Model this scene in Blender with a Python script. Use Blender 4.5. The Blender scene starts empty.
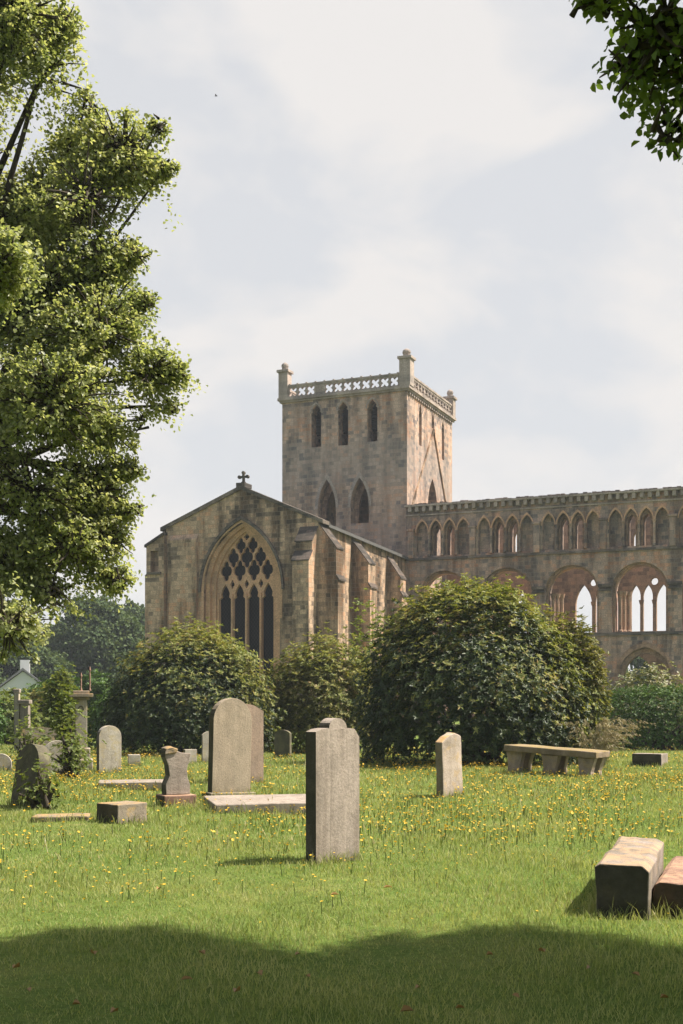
import bpy, bmesh, math, random
import numpy as np
from mathutils import Vector, Matrix
from mathutils.geometry import tessellate_polygon

# ------------------------------------------------------------------ camera, sky, sun, exposure
SC = bpy.context.scene
COL = SC.collection
F, HZ, CX, EYE = 1240.0, 705.0, 341.5, 1.6          # focal length (px), horizon row, centre column, eye height (m)
cam_d = bpy.data.cameras.new('camera')
cam = bpy.data.objects.new('camera', cam_d); COL.objects.link(cam)
cam.location = (0, 0, EYE); cam.rotation_euler = (math.radians(90), 0, 0)
cam_d.sensor_fit = 'VERTICAL'; cam_d.sensor_height = 36.0; cam_d.lens = F / 1024.0 * 36.0
cam_d.shift_y = (HZ - 512.0) / 1024.0
cam_d.clip_start = 0.1; cam_d.clip_end = 5000
SC.camera = cam

SUN_EL, SUN_ROT = math.radians(55), math.radians(88)
W = bpy.data.worlds.new('World'); SC.world = W; W.use_nodes = True
nt = W.node_tree; N = nt.nodes; L = nt.links; N.clear()
out = N.new('ShaderNodeOutputWorld'); bg = N.new('ShaderNodeBackground'); bg.inputs['Strength'].default_value = 0.1
sky = N.new('ShaderNodeTexSky'); sky.sky_type = 'NISHITA'; sky.sun_disc = False
sky.sun_elevation = SUN_EL; sky.sun_rotation = SUN_ROT; sky.air_density = 1.0; sky.dust_density = 2.5; sky.ozone_density = 1.0
tc = N.new('ShaderNodeTexCoord')
mp = N.new('ShaderNodeMapping'); mp.inputs['Scale'].default_value = (1.0, 1.0, 1.7); mp.inputs['Location'].default_value = (0.32, 0.1, 0.05)
L.new(tc.outputs['Generated'], mp.inputs['Vector'])
n1 = N.new('ShaderNodeTexNoise'); n1.inputs['Scale'].default_value = 5.6; n1.inputs['Detail'].default_value = 7; n1.inputs['Roughness'].default_value = 0.52; n1.inputs['Distortion'].default_value = 0.25
L.new(mp.outputs['Vector'], n1.inputs['Vector'])
r1 = N.new('ShaderNodeValToRGB'); r1.color_ramp.elements[0].position = 0.42; r1.color_ramp.elements[1].position = 0.57
r1.color_ramp.elements[0].color = (0, 0, 0, 1); r1.color_ramp.elements[1].color = (1, 1, 1, 1)
L.new(n1.outputs['Fac'], r1.inputs['Fac'])
hz = N.new('ShaderNodeMixRGB'); hz.inputs['Fac'].default_value = 0.86      # thin high cloud veiling the blue
hz.inputs['Color2'].default_value = (3.60, 3.61, 3.67, 1)
sxyz = N.new('ShaderNodeSeparateXYZ'); L.new(tc.outputs['Generated'], sxyz.inputs[0])
vf = N.new('ShaderNodeMapRange'); vf.inputs['From Min'].default_value = -0.5; vf.inputs['From Max'].default_value = 0.7; vf.inputs['To Min'].default_value = 0.25; vf.inputs['To Max'].default_value = 0.92
L.new(sxyz.outputs['Y'], vf.inputs['Value']); L.new(vf.outputs[0], hz.inputs['Fac'])
L.new(sky.outputs['Color'], hz.inputs['Color1'])
mx = N.new('ShaderNodeMixRGB'); mx.inputs['Color2'].default_value = (4.15, 4.02, 3.94, 1)
cf = N.new('ShaderNodeMath'); cf.operation = 'MULTIPLY'; vg = N.new('ShaderNodeMapRange'); vg.inputs['From Min'].default_value = -0.5; vg.inputs['From Max'].default_value = 0.6; vg.inputs['To Min'].default_value = 0.25; vg.inputs['To Max'].default_value = 1.0
L.new(sxyz.outputs['Y'], vg.inputs['Value']); L.new(vg.outputs[0], cf.inputs[1]); L.new(r1.outputs['Color'], cf.inputs[0]); L.new(cf.outputs[0], mx.inputs['Fac']); L.new(hz.outputs['Color'], mx.inputs['Color1'])
L.new(mx.outputs['Color'], bg.inputs['Color']); L.new(bg.outputs['Background'], out.inputs['Surface'])

sun_d = bpy.data.lights.new('sun', 'SUN'); sun_d.energy = 5.0; sun_d.angle = math.radians(0.53); sun_d.color = (1.0, 0.925, 0.81)
sun = bpy.data.objects.new('sun', sun_d); COL.objects.link(sun)
sdir = Vector((math.sin(SUN_ROT) * math.cos(SUN_EL), math.cos(SUN_ROT) * math.cos(SUN_EL), math.sin(SUN_EL)))
sun.rotation_euler = sdir.to_track_quat('Z', 'Y').to_euler(); sun.location = (30, 0, 40)

SC.view_settings.view_transform = 'Standard'; SC.view_settings.look = 'None'
SC.view_settings.exposure = 1.05; SC.view_settings.gamma = 1.0; SC.view_settings.use_curve_mapping = False
SC.render.engine = 'CYCLES'
cy = SC.cycles
cy.max_bounces = 9; cy.diffuse_bounces = 5; cy.glossy_bounces = 2; cy.transmission_bounces = 6; cy.transparent_max_bounces = 4
cy.caustics_reflective = False; cy.caustics_refractive = False; cy.sample_clamp_indirect = 4.0
cy.use_denoising = True; cy.use_adaptive_sampling = True; cy.adaptive_threshold = 0.015
try: cy.denoiser = 'OPENIMAGEDENOISE'
except Exception: pass

HAZE = 0.00045
rnd = random.Random(7)
RG = np.random.default_rng(11)

def G(px, py):                                       # pixel on the lawn -> ground point
    D = EYE * F / (py - HZ); return ((px - CX) / F * D, D)
def at(px, py, D):                                   # pixel at a depth -> point
    return Vector(((px - CX) / F * D, D, EYE + (HZ - py) / F * D))

# ------------------------------------------------------------------ object helpers
def tag(o, label=None, cat=None, group=None, kind=None):
    if label: o['label'] = label
    if cat: o['category'] = cat
    if group: o['group'] = group
    if kind: o['kind'] = kind
    return o
def empty(name, loc=(0, 0, 0), rz=0.0):
    o = bpy.data.objects.new(name, None); COL.objects.link(o); o.location = loc; o.rotation_euler = (0, 0, rz); o.empty_display_size = 0.3
    return o
def link(name, me, mats, parent=None):
    o = bpy.data.objects.new(name, me); COL.objects.link(o)
    for m in (mats if isinstance(mats, (list, tuple)) else [mats]): me.materials.append(m)
    if parent is not None: o.parent = parent
    return o
def np_mesh(name, V, faces):                          # faces: list of int arrays (n,k)
    me = bpy.data.meshes.new(name)
    V = np.asarray(V, dtype=np.float32)
    me.vertices.add(len(V)); me.vertices.foreach_set('co', V.ravel())
    idx = np.concatenate([f.ravel() for f in faces]).astype(np.int32)
    tot = np.concatenate([np.full(len(f), f.shape[1], dtype=np.int32) for f in faces])
    st = np.zeros(len(tot), dtype=np.int32); st[1:] = np.cumsum(tot)[:-1]
    me.loops.add(len(idx)); me.loops.foreach_set('vertex_index', idx)
    me.polygons.add(len(tot)); me.polygons.foreach_set('loop_start', st); me.polygons.foreach_set('loop_total', tot)
    me.update(calc_edges=True); me.validate()
    return me

class B:
    """collects solid pieces, links them as one mesh"""
    def __init__(s): s.bm = bmesh.new()
    def add(s, vs, fs):
        v = [s.bm.verts.new(p) for p in vs]
        for f in fs:
            try: s.bm.faces.new([v[i] for i in f])
            except ValueError: pass
    def box(s, x0, x1, y0, y1, z0, z1):
        s.add([(x0,y0,z0),(x1,y0,z0),(x1,y1,z0),(x0,y1,z0),(x0,y0,z1),(x1,y0,z1),(x1,y1,z1),(x0,y1,z1)],
              [(0,3,2,1),(4,5,6,7),(0,1,5,4),(1,2,6,5),(2,3,7,6),(3,0,4,7)])
    def plate(s, outer, holes, d0, d1, axis='y'):
        """polygon (a,z) with holes, extruded from d0 to d1 across the axis"""
        mp_ = (lambda a, z, d: (a, d, z)) if axis == 'y' else (lambda a, z, d: (d, a, z))
        if axis == 'z': mp_ = lambda a, z, d: (a, z, d)
        loops = [list(outer)] + [list(h) for h in holes]
        tris = tessellate_polygon([[Vector((a, z, 0)) for a, z in l] for l in loops])
        flat = [p for l in loops for p in l]; n = len(flat)
        vs = [mp_(a, z, d0) for a, z in flat] + [mp_(a, z, d1) for a, z in flat]
        fs = [tuple(t) for t in tris] + [tuple(i + n for i in reversed(t)) for t in tris]
        o = 0
        for l in loops:
            m = len(l)
            for i in range(m): fs.append((o + i, o + (i + 1) % m, n + o + (i + 1) % m, n + o + i))
            o += m
        s.add(vs, fs)
    def tube(s, pts, rad, k=8, cap=True):
        pts = [Vector(p) for p in pts]; rings = []
        if not isinstance(rad, (list, tuple)): rad = [rad] * len(pts)
        for i, p in enumerate(pts):
            t = (pts[min(i + 1, len(pts) - 1)] - pts[max(i - 1, 0)]).normalized()
            u = t.cross(Vector((0.31, 0.95, 0.05))).normalized(); w = t.cross(u)
            rings.append([s.bm.verts.new(p + (u * math.cos(2*math.pi*j/k) + w * math.sin(2*math.pi*j/k)) * rad[i]) for j in range(k)])
        for a, b in zip(rings, rings[1:]):
            for j in range(k): s.bm.faces.new((a[j], a[(j+1) % k], b[(j+1) % k], b[j]))
        if cap: s.bm.faces.new(rings[0][::-1]); s.bm.faces.new(rings[-1])
    def lathe(s, prof, x, y, k=12):
        rings = []
        for r, z in prof: rings.append([s.bm.verts.new((x + r*math.cos(2*math.pi*j/k), y + r*math.sin(2*math.pi*j/k), z)) for j in range(k)])
        for a, b in zip(rings, rings[1:]):
            for j in range(k): s.bm.faces.new((a[j], a[(j+1) % k], b[(j+1) % k], b[j]))
        s.bm.faces.new(rings[0][::-1]); s.bm.faces.new(rings[-1])
    def pyramid(s, x, y, z, h, w):
        s.add([(x-w,y-w,z),(x+w,y-w,z),(x+w,y+w,z),(x-w,y+w,z),(x,y,z+h)], [(0,3,2,1),(0,1,4),(1,2,4),(2,3,4),(3,0,4)])
    def build(s, name, mats, parent=None, bevel=0.0, sub=0, rough=0.0, seed=0, smooth=False):
        bm = s.bm
        bmesh.ops.recalc_face_normals(bm, faces=bm.faces)
        if bevel > 0:
            es = [e for e in bm.edges if len(e.link_faces) == 2 and e.calc_face_angle(0) > 0.5]
            bmesh.ops.bevel(bm, geom=es, offset=bevel, segments=2, profile=0.5, affect='EDGES', clamp_overlap=True)
        if sub:
            bmesh.ops.triangulate(bm, faces=[f for f in bm.faces if len(f.verts) > 4])
            bmesh.ops.subdivide_edges(bm, edges=bm.edges[:], cuts=sub, use_grid_fill=True)
        if rough > 0:
            from mathutils import noise
            for v in bm.verts:
                p = v.co * 3.0 + Vector((seed * 3.1, seed, 0)); q = v.co * 11.0 + Vector((seed, 0, seed * 2.0))
                v.co += (noise.noise_vector(p) * 0.7 + noise.noise_vector(q) * 0.35) * rough
        me = bpy.data.meshes.new(name); bm.to_mesh(me); bm.free()
        if smooth:
            for p in me.polygons: p.use_smooth = True
        return link(name, me, mats, parent)

# ------------------------------------------------------------------ materials
def mat(name):
    m = bpy.data.materials.new(name); m.use_nodes = True
    t = m.node_tree; t.nodes.clear()
    o = t.nodes.new('ShaderNodeOutputMaterial'); p = t.nodes.new('ShaderNodeBsdfPrincipled')
    t.links.new(p.outputs['BSDF'], o.inputs['Surface'])
    p.inputs['Roughness'].default_value = 0.9; p.inputs['Specular IOR Level'].default_value = 0.2
    return m, t, p, o
def nd(t, ty, **kw):
    n = t.nodes.new(ty)
    for k, v in kw.items():
        if hasattr(n, k): setattr(n, k, v)
        else: n.inputs[k.replace('_', ' ')].default_value = v
    return n
def ramp(t, stops, interp='LINEAR'):
    r = t.nodes.new('ShaderNodeValToRGB'); e = r.color_ramp.elements; r.color_ramp.interpolation = interp
    while len(e) > 1: e.remove(e[0])
    e[0].position = stops[0][0]; e[0].color = (*stops[0][1], 1)
    for p, c in stops[1:]:
        x = e.new(p); x.color = (*c, 1)
    return r
def mixc(t, a, b, fac, mode='MIX'):
    m = t.nodes.new('ShaderNodeMixRGB'); m.blend_type = mode
    for s, v in (('Color1', a), ('Color2', b), ('Fac', fac)):
        if isinstance(v, (int, float)): m.inputs[s].default_value = v
        elif isinstance(v, tuple): m.inputs[s].default_value = (*v, 1)
        else: t.links.new(v, m.inputs[s])
    return m.outputs['Color']
def noise_n(t, vec, scale, detail=4, rough=0.55, dist=0.0):
    n = nd(t, 'ShaderNodeTexNoise', Scale=scale, Detail=detail, Roughness=rough, Distortion=dist)
    t.links.new(vec, n.inputs['Vector']); return n.outputs['Fac']
def math_n(t, op, a, b=0.0, clamp=False):
    m = t.nodes.new('ShaderNodeMath'); m.operation = op; m.use_clamp = clamp
    for i, v in enumerate((a, b)):
        if isinstance(v, (int, float)): m.inputs[i].default_value = v
        else: t.links.new(v, m.inputs[i])
    return m.outputs[0]

def ashlar(name, cols, mortar, bw=0.44, bh=0.27, stain=(0.42, 0.40, 0.36), stain_amt=0.55, patch=None, msize=0.012, bump=0.35, soft=0.0):
    """coursed sandstone blocks with weather staining; works on faces turned to x or y"""
    cols = [(c[0] * 1.16, c[1] * 1.06, c[2] * 1.10) for c in cols]
    m, t, p, o = mat(name)
    tc = t.nodes.new('ShaderNodeTexCoord'); sx = t.nodes.new('ShaderNodeSeparateXYZ'); t.links.new(tc.outputs['Object'], sx.inputs[0])
    sn = t.nodes.new('ShaderNodeSeparateXYZ'); t.links.new(tc.outputs['Normal'], sn.inputs[0])
    ax = math_n(t, 'ABSOLUTE', sn.outputs['X']); ay = math_n(t, 'ABSOLUTE', sn.outputs['Y'])
    gt = math_n(t, 'GREATER_THAN', ax, ay)
    hx = math_n(t, 'MULTIPLY', sx.outputs['Y'], gt); hy = math_n(t, 'MULTIPLY', sx.outputs['X'], math_n(t, 'SUBTRACT', 1.0, gt))
    hcoord = math_n(t, 'ADD', hx, hy)
    obj = tc.outputs['Object']
    wob = noise_n(t, obj, 0.7, 3)
    zc = math_n(t, 'ADD', sx.outputs['Z'], math_n(t, 'MULTIPLY', math_n(t, 'SUBTRACT', wob, 0.5), 0.10))
    hc = math_n(t, 'ADD', hcoord, math_n(t, 'MULTIPLY', math_n(t, 'SUBTRACT', wob, 0.5), 0.25))
    cb = t.nodes.new('ShaderNodeCombineXYZ'); t.links.new(hc, cb.inputs[0]); t.links.new(zc, cb.inputs[1])
    br = nd(t, 'ShaderNodeTexBrick', offset=0.5, squash=0.75, squash_frequency=3)
    br.inputs['Color1'].default_value = (0, 0, 0, 1); br.inputs['Color2'].default_value = (1, 1, 1, 1); br.inputs['Mortar'].default_value = (0.5, 0.5, 0.5, 1)
    br.inputs['Scale'].default_value = 1.0; br.inputs['Mortar Size'].default_value = msize; br.inputs['Mortar Smooth'].default_value = 0.3
    br.inputs['Brick Width'].default_value = bw; br.inputs['Row Height'].default_value = bh; br.inputs['Bias'].default_value = 0.0
    t.links.new(cb.outputs[0], br.inputs['Vector'])
    big = noise_n(t, obj, 0.32, 4, 0.6); mid = noise_n(t, obj, 1.7, 4, 0.6)
    key = math_n(t, 'ADD', math_n(t, 'MULTIPLY', br.outputs['Color'], 0.55), math_n(t, 'ADD', math_n(t, 'MULTIPLY', big, 1.1), math_n(t, 'MULTIPLY', mid, 0.55)))
    key = math_n(t, 'SUBTRACT', math_n(t, 'MULTIPLY', key, 1.55), 1.16, True)
    n = len(cols); rp = ramp(t, [(i / (n - 1), c) for i, c in enumerate(cols)])
    t.links.new(key, rp.inputs['Fac']); col = rp.outputs['Color']
    fine = noise_n(t, obj, 14, 5, 0.65)
    col = mixc(t, col, ramp_out(t, fine, [(0.28, (0.5, 0.5, 0.5)), (0.72, (1.4, 1.38, 1.35))]), 0.85, 'MULTIPLY')
    # dark rain streaks: noise drawn out vertically
    mpv = t.nodes.new('ShaderNodeMapping'); mpv.inputs['Scale'].default_value = (1.1, 1.1, 0.16); t.links.new(obj, mpv.inputs['Vector'])
    st = noise_n(t, mpv.outputs[0], 1.0, 6, 0.62)
    stf = ramp_out(t, st, [(0.44, (0, 0, 0)), (0.60, (1, 1, 1))])
    sm = mixc(t, (1, 1, 1), stain, stf, 'MIX')
    col = mixc(t, col, sm, stain_amt, 'MULTIPLY')
    if patch:                                     # bands of another stone at a height: (z0, z1, colour, amount)
        for z0, z1, c, am in patch:
            mr = nd(t, 'ShaderNodeMapRange'); mr.interpolation_type = 'SMOOTHSTEP'
            zz = math_n(t, 'ADD', sx.outputs['Z'], math_n(t, 'MULTIPLY', math_n(t, 'SUBTRACT', big, 0.5), 3.0))
            t.links.new(zz, mr.inputs['Value']); mr.inputs['From Min'].default_value = z0; mr.inputs['From Max'].default_value = z0 + 0.8
            mr2 = nd(t, 'ShaderNodeMapRange'); t.links.new(zz, mr2.inputs['Value']); mr2.inputs['From Min'].default_value = z1; mr2.inputs['From Max'].default_value = z1 + 0.8
            mr2.inputs['To Min'].default_value = 1; mr2.inputs['To Max'].default_value = 0
            f_ = math_n(t, 'MULTIPLY', math_n(t, 'MULTIPLY', mr.outputs[0], mr2.outputs[0]), am)
            f_ = math_n(t, 'MULTIPLY', f_, math_n(t, 'ADD', math_n(t, 'MULTIPLY', br.outputs['Color'], 0.5), 0.6))
            col = mixc(t, col, c, f_)
    col = mixc(t, col, mortar, math_n(t, 'MULTIPLY', br.outputs['Fac'], 0.75 - soft))
    t.links.new(col, p.inputs['Base Color'])
    bp = nd(t, 'ShaderNodeBump', Strength=bump, Distance=0.03)
    hgt = math_n(t, 'ADD', math_n(t, 'MULTIPLY', br.outputs['Fac'], -0.7), math_n(t, 'ADD', math_n(t, 'MULTIPLY', fine, 0.5), math_n(t, 'MULTIPLY', br.outputs['Color'], 0.25)))
    t.links.new(hgt, bp.inputs['Height']); t.links.new(bp.outputs[0], p.inputs['Normal'])
    return m
def ramp_out(t, fac, stops):
    r = ramp(t, stops); t.links.new(fac, r.inputs['Fac']); return r.outputs['Color']

def rough_stone(name, base, dark, lichen=None, lich_amt=0.5, streak=0.6, scale=1.0, top_lichen=None, algae=0.92):
    """one weathered block: mottling, vertical streaks, lichen blotches; differs from object to object"""
    m, t, p, o = mat(name)
    tc = t.nodes.new('ShaderNodeTexCoord'); oi = t.nodes.new('ShaderNodeObjectInfo')
    va = t.nodes.new('ShaderNodeVectorMath'); va.operation = 'ADD'; t.links.new(tc.outputs['Object'], va.inputs[0])
    cb = t.nodes.new('ShaderNodeCombineXYZ'); t.links.new(math_n(t, 'MULTIPLY', oi.outputs['Random'], 40.0), cb.inputs[0]); t.links.new(cb.outputs[0], va.inputs[1])
    v = va.outputs[0]
    a = noise_n(t, v, 2.6 * scale, 5, 0.6); f = noise_n(t, v, 38 * scale, 5, 0.7)
    col = mixc(t, dark, base, ramp_out(t, a, [(0.3, (0, 0, 0)), (0.62, (1, 1, 1))]))
    mpv = t.nodes.new('ShaderNodeMapping'); mpv.inputs['Scale'].default_value = (5.5, 5.5, 0.55); t.links.new(v, mpv.inputs['Vector'])
    s = noise_n(t, mpv.outputs[0], 1.6 * scale, 5, 0.6)
    col = mixc(t, col, mixc(t, (1, 1, 1), tuple(c * 1.25 for c in (0.52, 0.5, 0.47)), ramp_out(t, s, [(0.42, (0, 0, 0)), (0.7, (1, 1, 1))])), streak, 'MULTIPLY')
    col = mixc(t, col, ramp_out(t, f, [(0.3, (0.7, 0.7, 0.7)), (0.72, (1.22, 1.22, 1.22))]), 0.8, 'MULTIPLY')
    if lichen:
        l = noise_n(t, v, 4.4 * scale, 6, 0.66, 0.4)
        col = mixc(t, col, lichen, math_n(t, 'MULTIPLY', ramp_out(t, l, [(0.52, (0, 0, 0)), (0.6, (1, 1, 1))]), lich_amt))
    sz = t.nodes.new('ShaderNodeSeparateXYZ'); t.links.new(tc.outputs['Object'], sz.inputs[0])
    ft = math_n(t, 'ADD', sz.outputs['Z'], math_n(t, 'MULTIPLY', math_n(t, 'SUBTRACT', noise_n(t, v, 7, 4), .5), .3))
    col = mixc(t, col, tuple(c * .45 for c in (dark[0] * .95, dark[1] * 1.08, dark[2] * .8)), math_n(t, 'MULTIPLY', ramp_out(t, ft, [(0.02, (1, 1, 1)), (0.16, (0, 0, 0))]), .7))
    if top_lichen:
        sn = t.nodes.new('ShaderNodeSeparateXYZ'); t.links.new(tc.outputs['Normal'], sn.inputs[0])
        l = noise_n(t, v, 6.0 * scale, 6, 0.7, 0.3)
        up = math_n(t, 'MULTIPLY', ramp_out(t, sn.outputs['Z'], [(0.45, (0, 0, 0)), (0.8, (1, 1, 1))]), ramp_out(t, l, [(0.42, (0, 0, 0)), (0.58, (1, 1, 1))]))
        col = mixc(t, col, top_lichen, math_n(t, 'MULTIPLY', up, 0.85))
    ge = t.nodes.new('ShaderNodeNewGeometry'); dt = t.nodes.new('ShaderNodeVectorMath'); dt.operation = 'DOT_PRODUCT'   # shade painted into the colour of faces turned from the sun
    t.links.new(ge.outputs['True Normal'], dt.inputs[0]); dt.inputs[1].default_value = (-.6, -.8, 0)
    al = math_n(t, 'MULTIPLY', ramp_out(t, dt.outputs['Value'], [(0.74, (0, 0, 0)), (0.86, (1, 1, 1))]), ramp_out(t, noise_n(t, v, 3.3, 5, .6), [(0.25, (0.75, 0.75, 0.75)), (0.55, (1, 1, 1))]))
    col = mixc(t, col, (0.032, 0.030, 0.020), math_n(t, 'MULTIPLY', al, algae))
    t.links.new(col, p.inputs['Base Color'])
    bp = nd(t, 'ShaderNodeBump', Strength=0.5, Distance=0.014)
    t.links.new(math_n(t, 'ADD', math_n(t, 'ADD', f, noise_n(t, v, 13 * scale, 5, .7)), math_n(t, 'MULTIPLY', a, 1.5)), bp.inputs['Height']); t.links.new(bp.outputs[0], p.inputs['Normal'])
    return m

def leaf_mat(name, cols, trans=0.3, rough=0.5, spec=0.3, tint=None):
    m, t, p, o = mat(name)
    g = t.nodes.new('ShaderNodeNewGeometry'); tc = t.nodes.new('ShaderNodeTexCoord')
    cl = noise_n(t, tc.outputs['Object'], 0.9, 2)
    k = math_n(t, 'ADD', math_n(t, 'MULTIPLY', g.outputs['Random Per Island'], 0.75), math_n(t, 'SUBTRACT', math_n(t, 'MULTIPLY', cl, 0.9), 0.33), True)
    n = len(cols); rp = ramp(t, [(i / (n - 1), c) for i, c in enumerate(cols)]); t.links.new(k, rp.inputs['Fac'])
    t.links.new(rp.outputs['Color'], p.inputs['Base Color'])
    p.inputs['Roughness'].default_value = rough; p.inputs['Specular IOR Level'].default_value = spec
    tr = t.nodes.new('ShaderNodeBsdfTranslucent')
    tc_ = mixc(t, rp.outputs['Color'], tint or (1.25, 1.2, 0.55), 1.0, 'MULTIPLY'); t.links.new(tc_, tr.inputs['Color'])
    ms = t.nodes.new('ShaderNodeMixShader'); ms.inputs['Fac'].default_value = trans
    t.links.new(p.outputs['BSDF'], ms.inputs[1]); t.links.new(tr.outputs[0], ms.inputs[2]); t.links.new(ms.outputs[0], o.inputs['Surface'])
    return m
def bark_mat(name, c1, c2):
    m, t, p, o = mat(name); tc = t.nodes.new('ShaderNodeTexCoord')
    mpv = t.nodes.new('ShaderNodeMapping'); mpv.inputs['Scale'].default_value = (9, 9, 2); t.links.new(tc.outputs['Object'], mpv.inputs['Vector'])
    a = noise_n(t, mpv.outputs[0], 1.5, 5, 0.65)
    t.links.new(mixc(t, c1, c2, ramp_out(t, a, [(0.35, (0, 0, 0)), (0.65, (1, 1, 1))])), p.inputs['Base Color'])
    bp = nd(t, 'ShaderNodeBump', Strength=0.7, Distance=0.03); t.links.new(a, bp.inputs['Height']); t.links.new(bp.outputs[0], p.inputs['Normal'])
    return m
def plain(name, c, rough=0.8, spec=0.2, var=0.25, scale=6):
    m, t, p, o = mat(name); tc = t.nodes.new('ShaderNodeTexCoord')
    a = noise_n(t, tc.outputs['Object'], scale, 4)
    t.links.new(mixc(t, tuple(x * (1 - var) for x in c), tuple(x * (1 + var) for x in c), a), p.inputs['Base Color'])
    p.inputs['Roughness'].default_value = rough; p.inputs['Specular IOR Level'].default_value = spec
    return m

M = {}
M['tower'] = ashlar('tower_sandstone', [(0.15, 0.135, 0.125), (0.27, 0.225, 0.18), (0.38, 0.295, 0.215), (0.46, 0.36, 0.27), (0.46, 0.29, 0.185)], (0.25, 0.22, 0.185),
                    stain=(0.36, 0.34, 0.33), stain_amt=0.75, patch=[(17.5, 20.8, (0.235, 0.22, 0.21), 0.42), (11.0, 17.2, (0.33, 0.225, 0.165), 0.35)])
M['transept'] = ashlar('transept_sandstone', [(0.13, 0.105, 0.075), (0.24, 0.19, 0.13), (0.36, 0.275, 0.18), (0.43, 0.33, 0.22), (0.43, 0.275, 0.165)], (0.21, 0.175, 0.13),
                       stain=(0.22, 0.2, 0.17), stain_amt=0.95, bw=0.42, bh=0.27)
M['nave'] = ashlar('nave_sandstone', [(0.13, 0.12, 0.105), (0.24, 0.205, 0.165), (0.33, 0.26, 0.195), (0.39, 0.30, 0.22), (0.42, 0.26, 0.165)], (0.21, 0.185, 0.155),
                   stain=(0.28, 0.275, 0.27), stain_amt=0.8)
M['warm'] = ashlar('warm_red_sandstone', [(0.15, 0.11, 0.078), (0.23, 0.168, 0.115), (0.31, 0.225, 0.15), (0.36, 0.235, 0.15)], (0.21, 0.155, 0.11), stain_amt=0.5, msize=0.008)
M['dressed'] = ashlar('dressed_window_stone', [(0.36, 0.25, 0.155), (0.45, 0.30, 0.18), (0.50, 0.335, 0.20), (0.50, 0.31, 0.18)], (0.34, 0.26, 0.18), bw=0.9, bh=0.42, stain_amt=0.3, msize=0.006)
M['weathered'] = ashlar('weathered_dark_stone', [(0.05, 0.048, 0.042), (0.09, 0.082, 0.068), (0.14, 0.122, 0.096), (0.19, 0.165, 0.13)], (0.12, 0.11, 0.09), bw=0.6, bh=0.2, stain_amt=0.5)
M['parapet'] = ashlar('parapet_pale_stone', [(0.22, 0.205, 0.18), (0.31, 0.28, 0.235), (0.37, 0.33, 0.27)], (0.28, 0.25, 0.21), stain_amt=0.45, bw=0.9, bh=0.5)
M['cap'] = ashlar('lichened_weathering_slabs', [(0.03, 0.03, 0.026), (0.055, 0.05, 0.042), (0.085, 0.076, 0.06), (0.12, 0.10, 0.08)], (0.05, 0.045, 0.04), bw=0.6, bh=0.2, stain_amt=0.5)
M['slate'] = plain('roof_slate', (0.10, 0.095, 0.09), 0.7, 0.3, 0.35, 5)

M['louvre'] = plain('old_louvre_boards', (0.016, 0.014, 0.012), .95, .02, .4, 5)
def glass_mat():
    m, t, p, o = mat('leaded_dark_glass'); tc = t.nodes.new('ShaderNodeTexCoord')
    sx = t.nodes.new('ShaderNodeSeparateXYZ'); t.links.new(tc.outputs['Object'], sx.inputs[0])
    a = math_n(t, 'ADD', math_n(t, 'MULTIPLY', sx.outputs['X'], 1.3), sx.outputs['Z']); b = math_n(t, 'SUBTRACT', math_n(t, 'MULTIPLY', sx.outputs['X'], 1.3), sx.outputs['Z'])
    def ln(v):
        fr = math_n(t, 'FRACT', math_n(t, 'MULTIPLY', v, 3.6)); return math_n(t, 'LESS_THAN', fr, 0.13)
    k = math_n(t, 'MAXIMUM', ln(a), ln(b))
    t.links.new(mixc(t, (0.004, 0.004, 0.005), (0.030, 0.029, 0.028), k), p.inputs['Base Color'])
    p.inputs['Roughness'].default_value = 0.9; p.inputs['Specular IOR Level'].default_value = 0.03
    return m
M['glass'] = glass_mat()

# ------------------------------------------------------------------ the ground
def ground_mat():
    m, t, p, o = mat('lawn_soil_and_thatch'); tc = t.nodes.new('ShaderNodeTexCoord'); v = tc.outputs['Object']
    a = noise_n(t, v, 0.35, 5, 0.6); b = noise_n(t, v, 3.0, 5, 0.65); c = noise_n(t, v, 26, 4, 0.7)
    col = ramp_out(t, math_n(t, 'ADD', math_n(t, 'MULTIPLY', a, 0.55), math_n(t, 'MULTIPLY', b, 0.45)),
                   [(0.30, (0.07, 0.12, 0.025)), (0.47, (0.11, 0.16, 0.038)), (0.60, (0.16, 0.19, 0.055)), (0.72, (0.26, 0.22, 0.10))])
    col = mixc(t, col, ramp_out(t, c, [(0.3, (0.6, 0.6, 0.55)), (0.7, (1.25, 1.25, 1.15))]), 0.8, 'MULTIPLY')
    t.links.new(col, p.inputs['Base Color']); p.inputs['Roughness'].default_value = 1.0; p.inputs['Specular IOR Level'].default_value = 0.05
    bp = nd(t, 'ShaderNodeBump', Strength=0.8, Distance=0.04); t.links.new(c, bp.inputs['Height']); t.links.new(bp.outputs[0], p.inputs['Normal'])
    return m
def gz(x, y):                                         # gentle unevenness of the lawn
    return 0.035 * np.sin(x * 0.9 + 1.3) * np.cos(y * 0.55) + 0.02 * np.sin(x * 2.1 + y * 1.3)
xs = np.concatenate([np.array([-600, -300, -150, -90, -50]), np.linspace(-30, 30, 121), np.array([50, 90, 150, 300, 600])])
ys = np.concatenate([np.array([-120, -60, -30]), np.linspace(-8, 60, 137), np.array([80, 110, 160, 300, 500, 700])])
XX, YY = np.meshgrid(xs, ys); fade = np.clip((70 - np.abs(YY)) / 20, 0, 1) * np.clip((45 - np.abs(XX)) / 15, 0, 1)
ZZ = gz(XX, YY) * fade
nx, ny = len(xs), len(ys)
ii = (np.arange(ny - 1)[:, None] * nx + np.arange(nx - 1)[None, :]).ravel()
gme = np_mesh('lawn', np.stack([XX, YY, ZZ], -1).reshape(-1, 3), [np.stack([ii, ii + 1, ii + nx + 1, ii + nx], 1)])
for p_ in gme.polygons: p_.use_smooth = True
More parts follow.
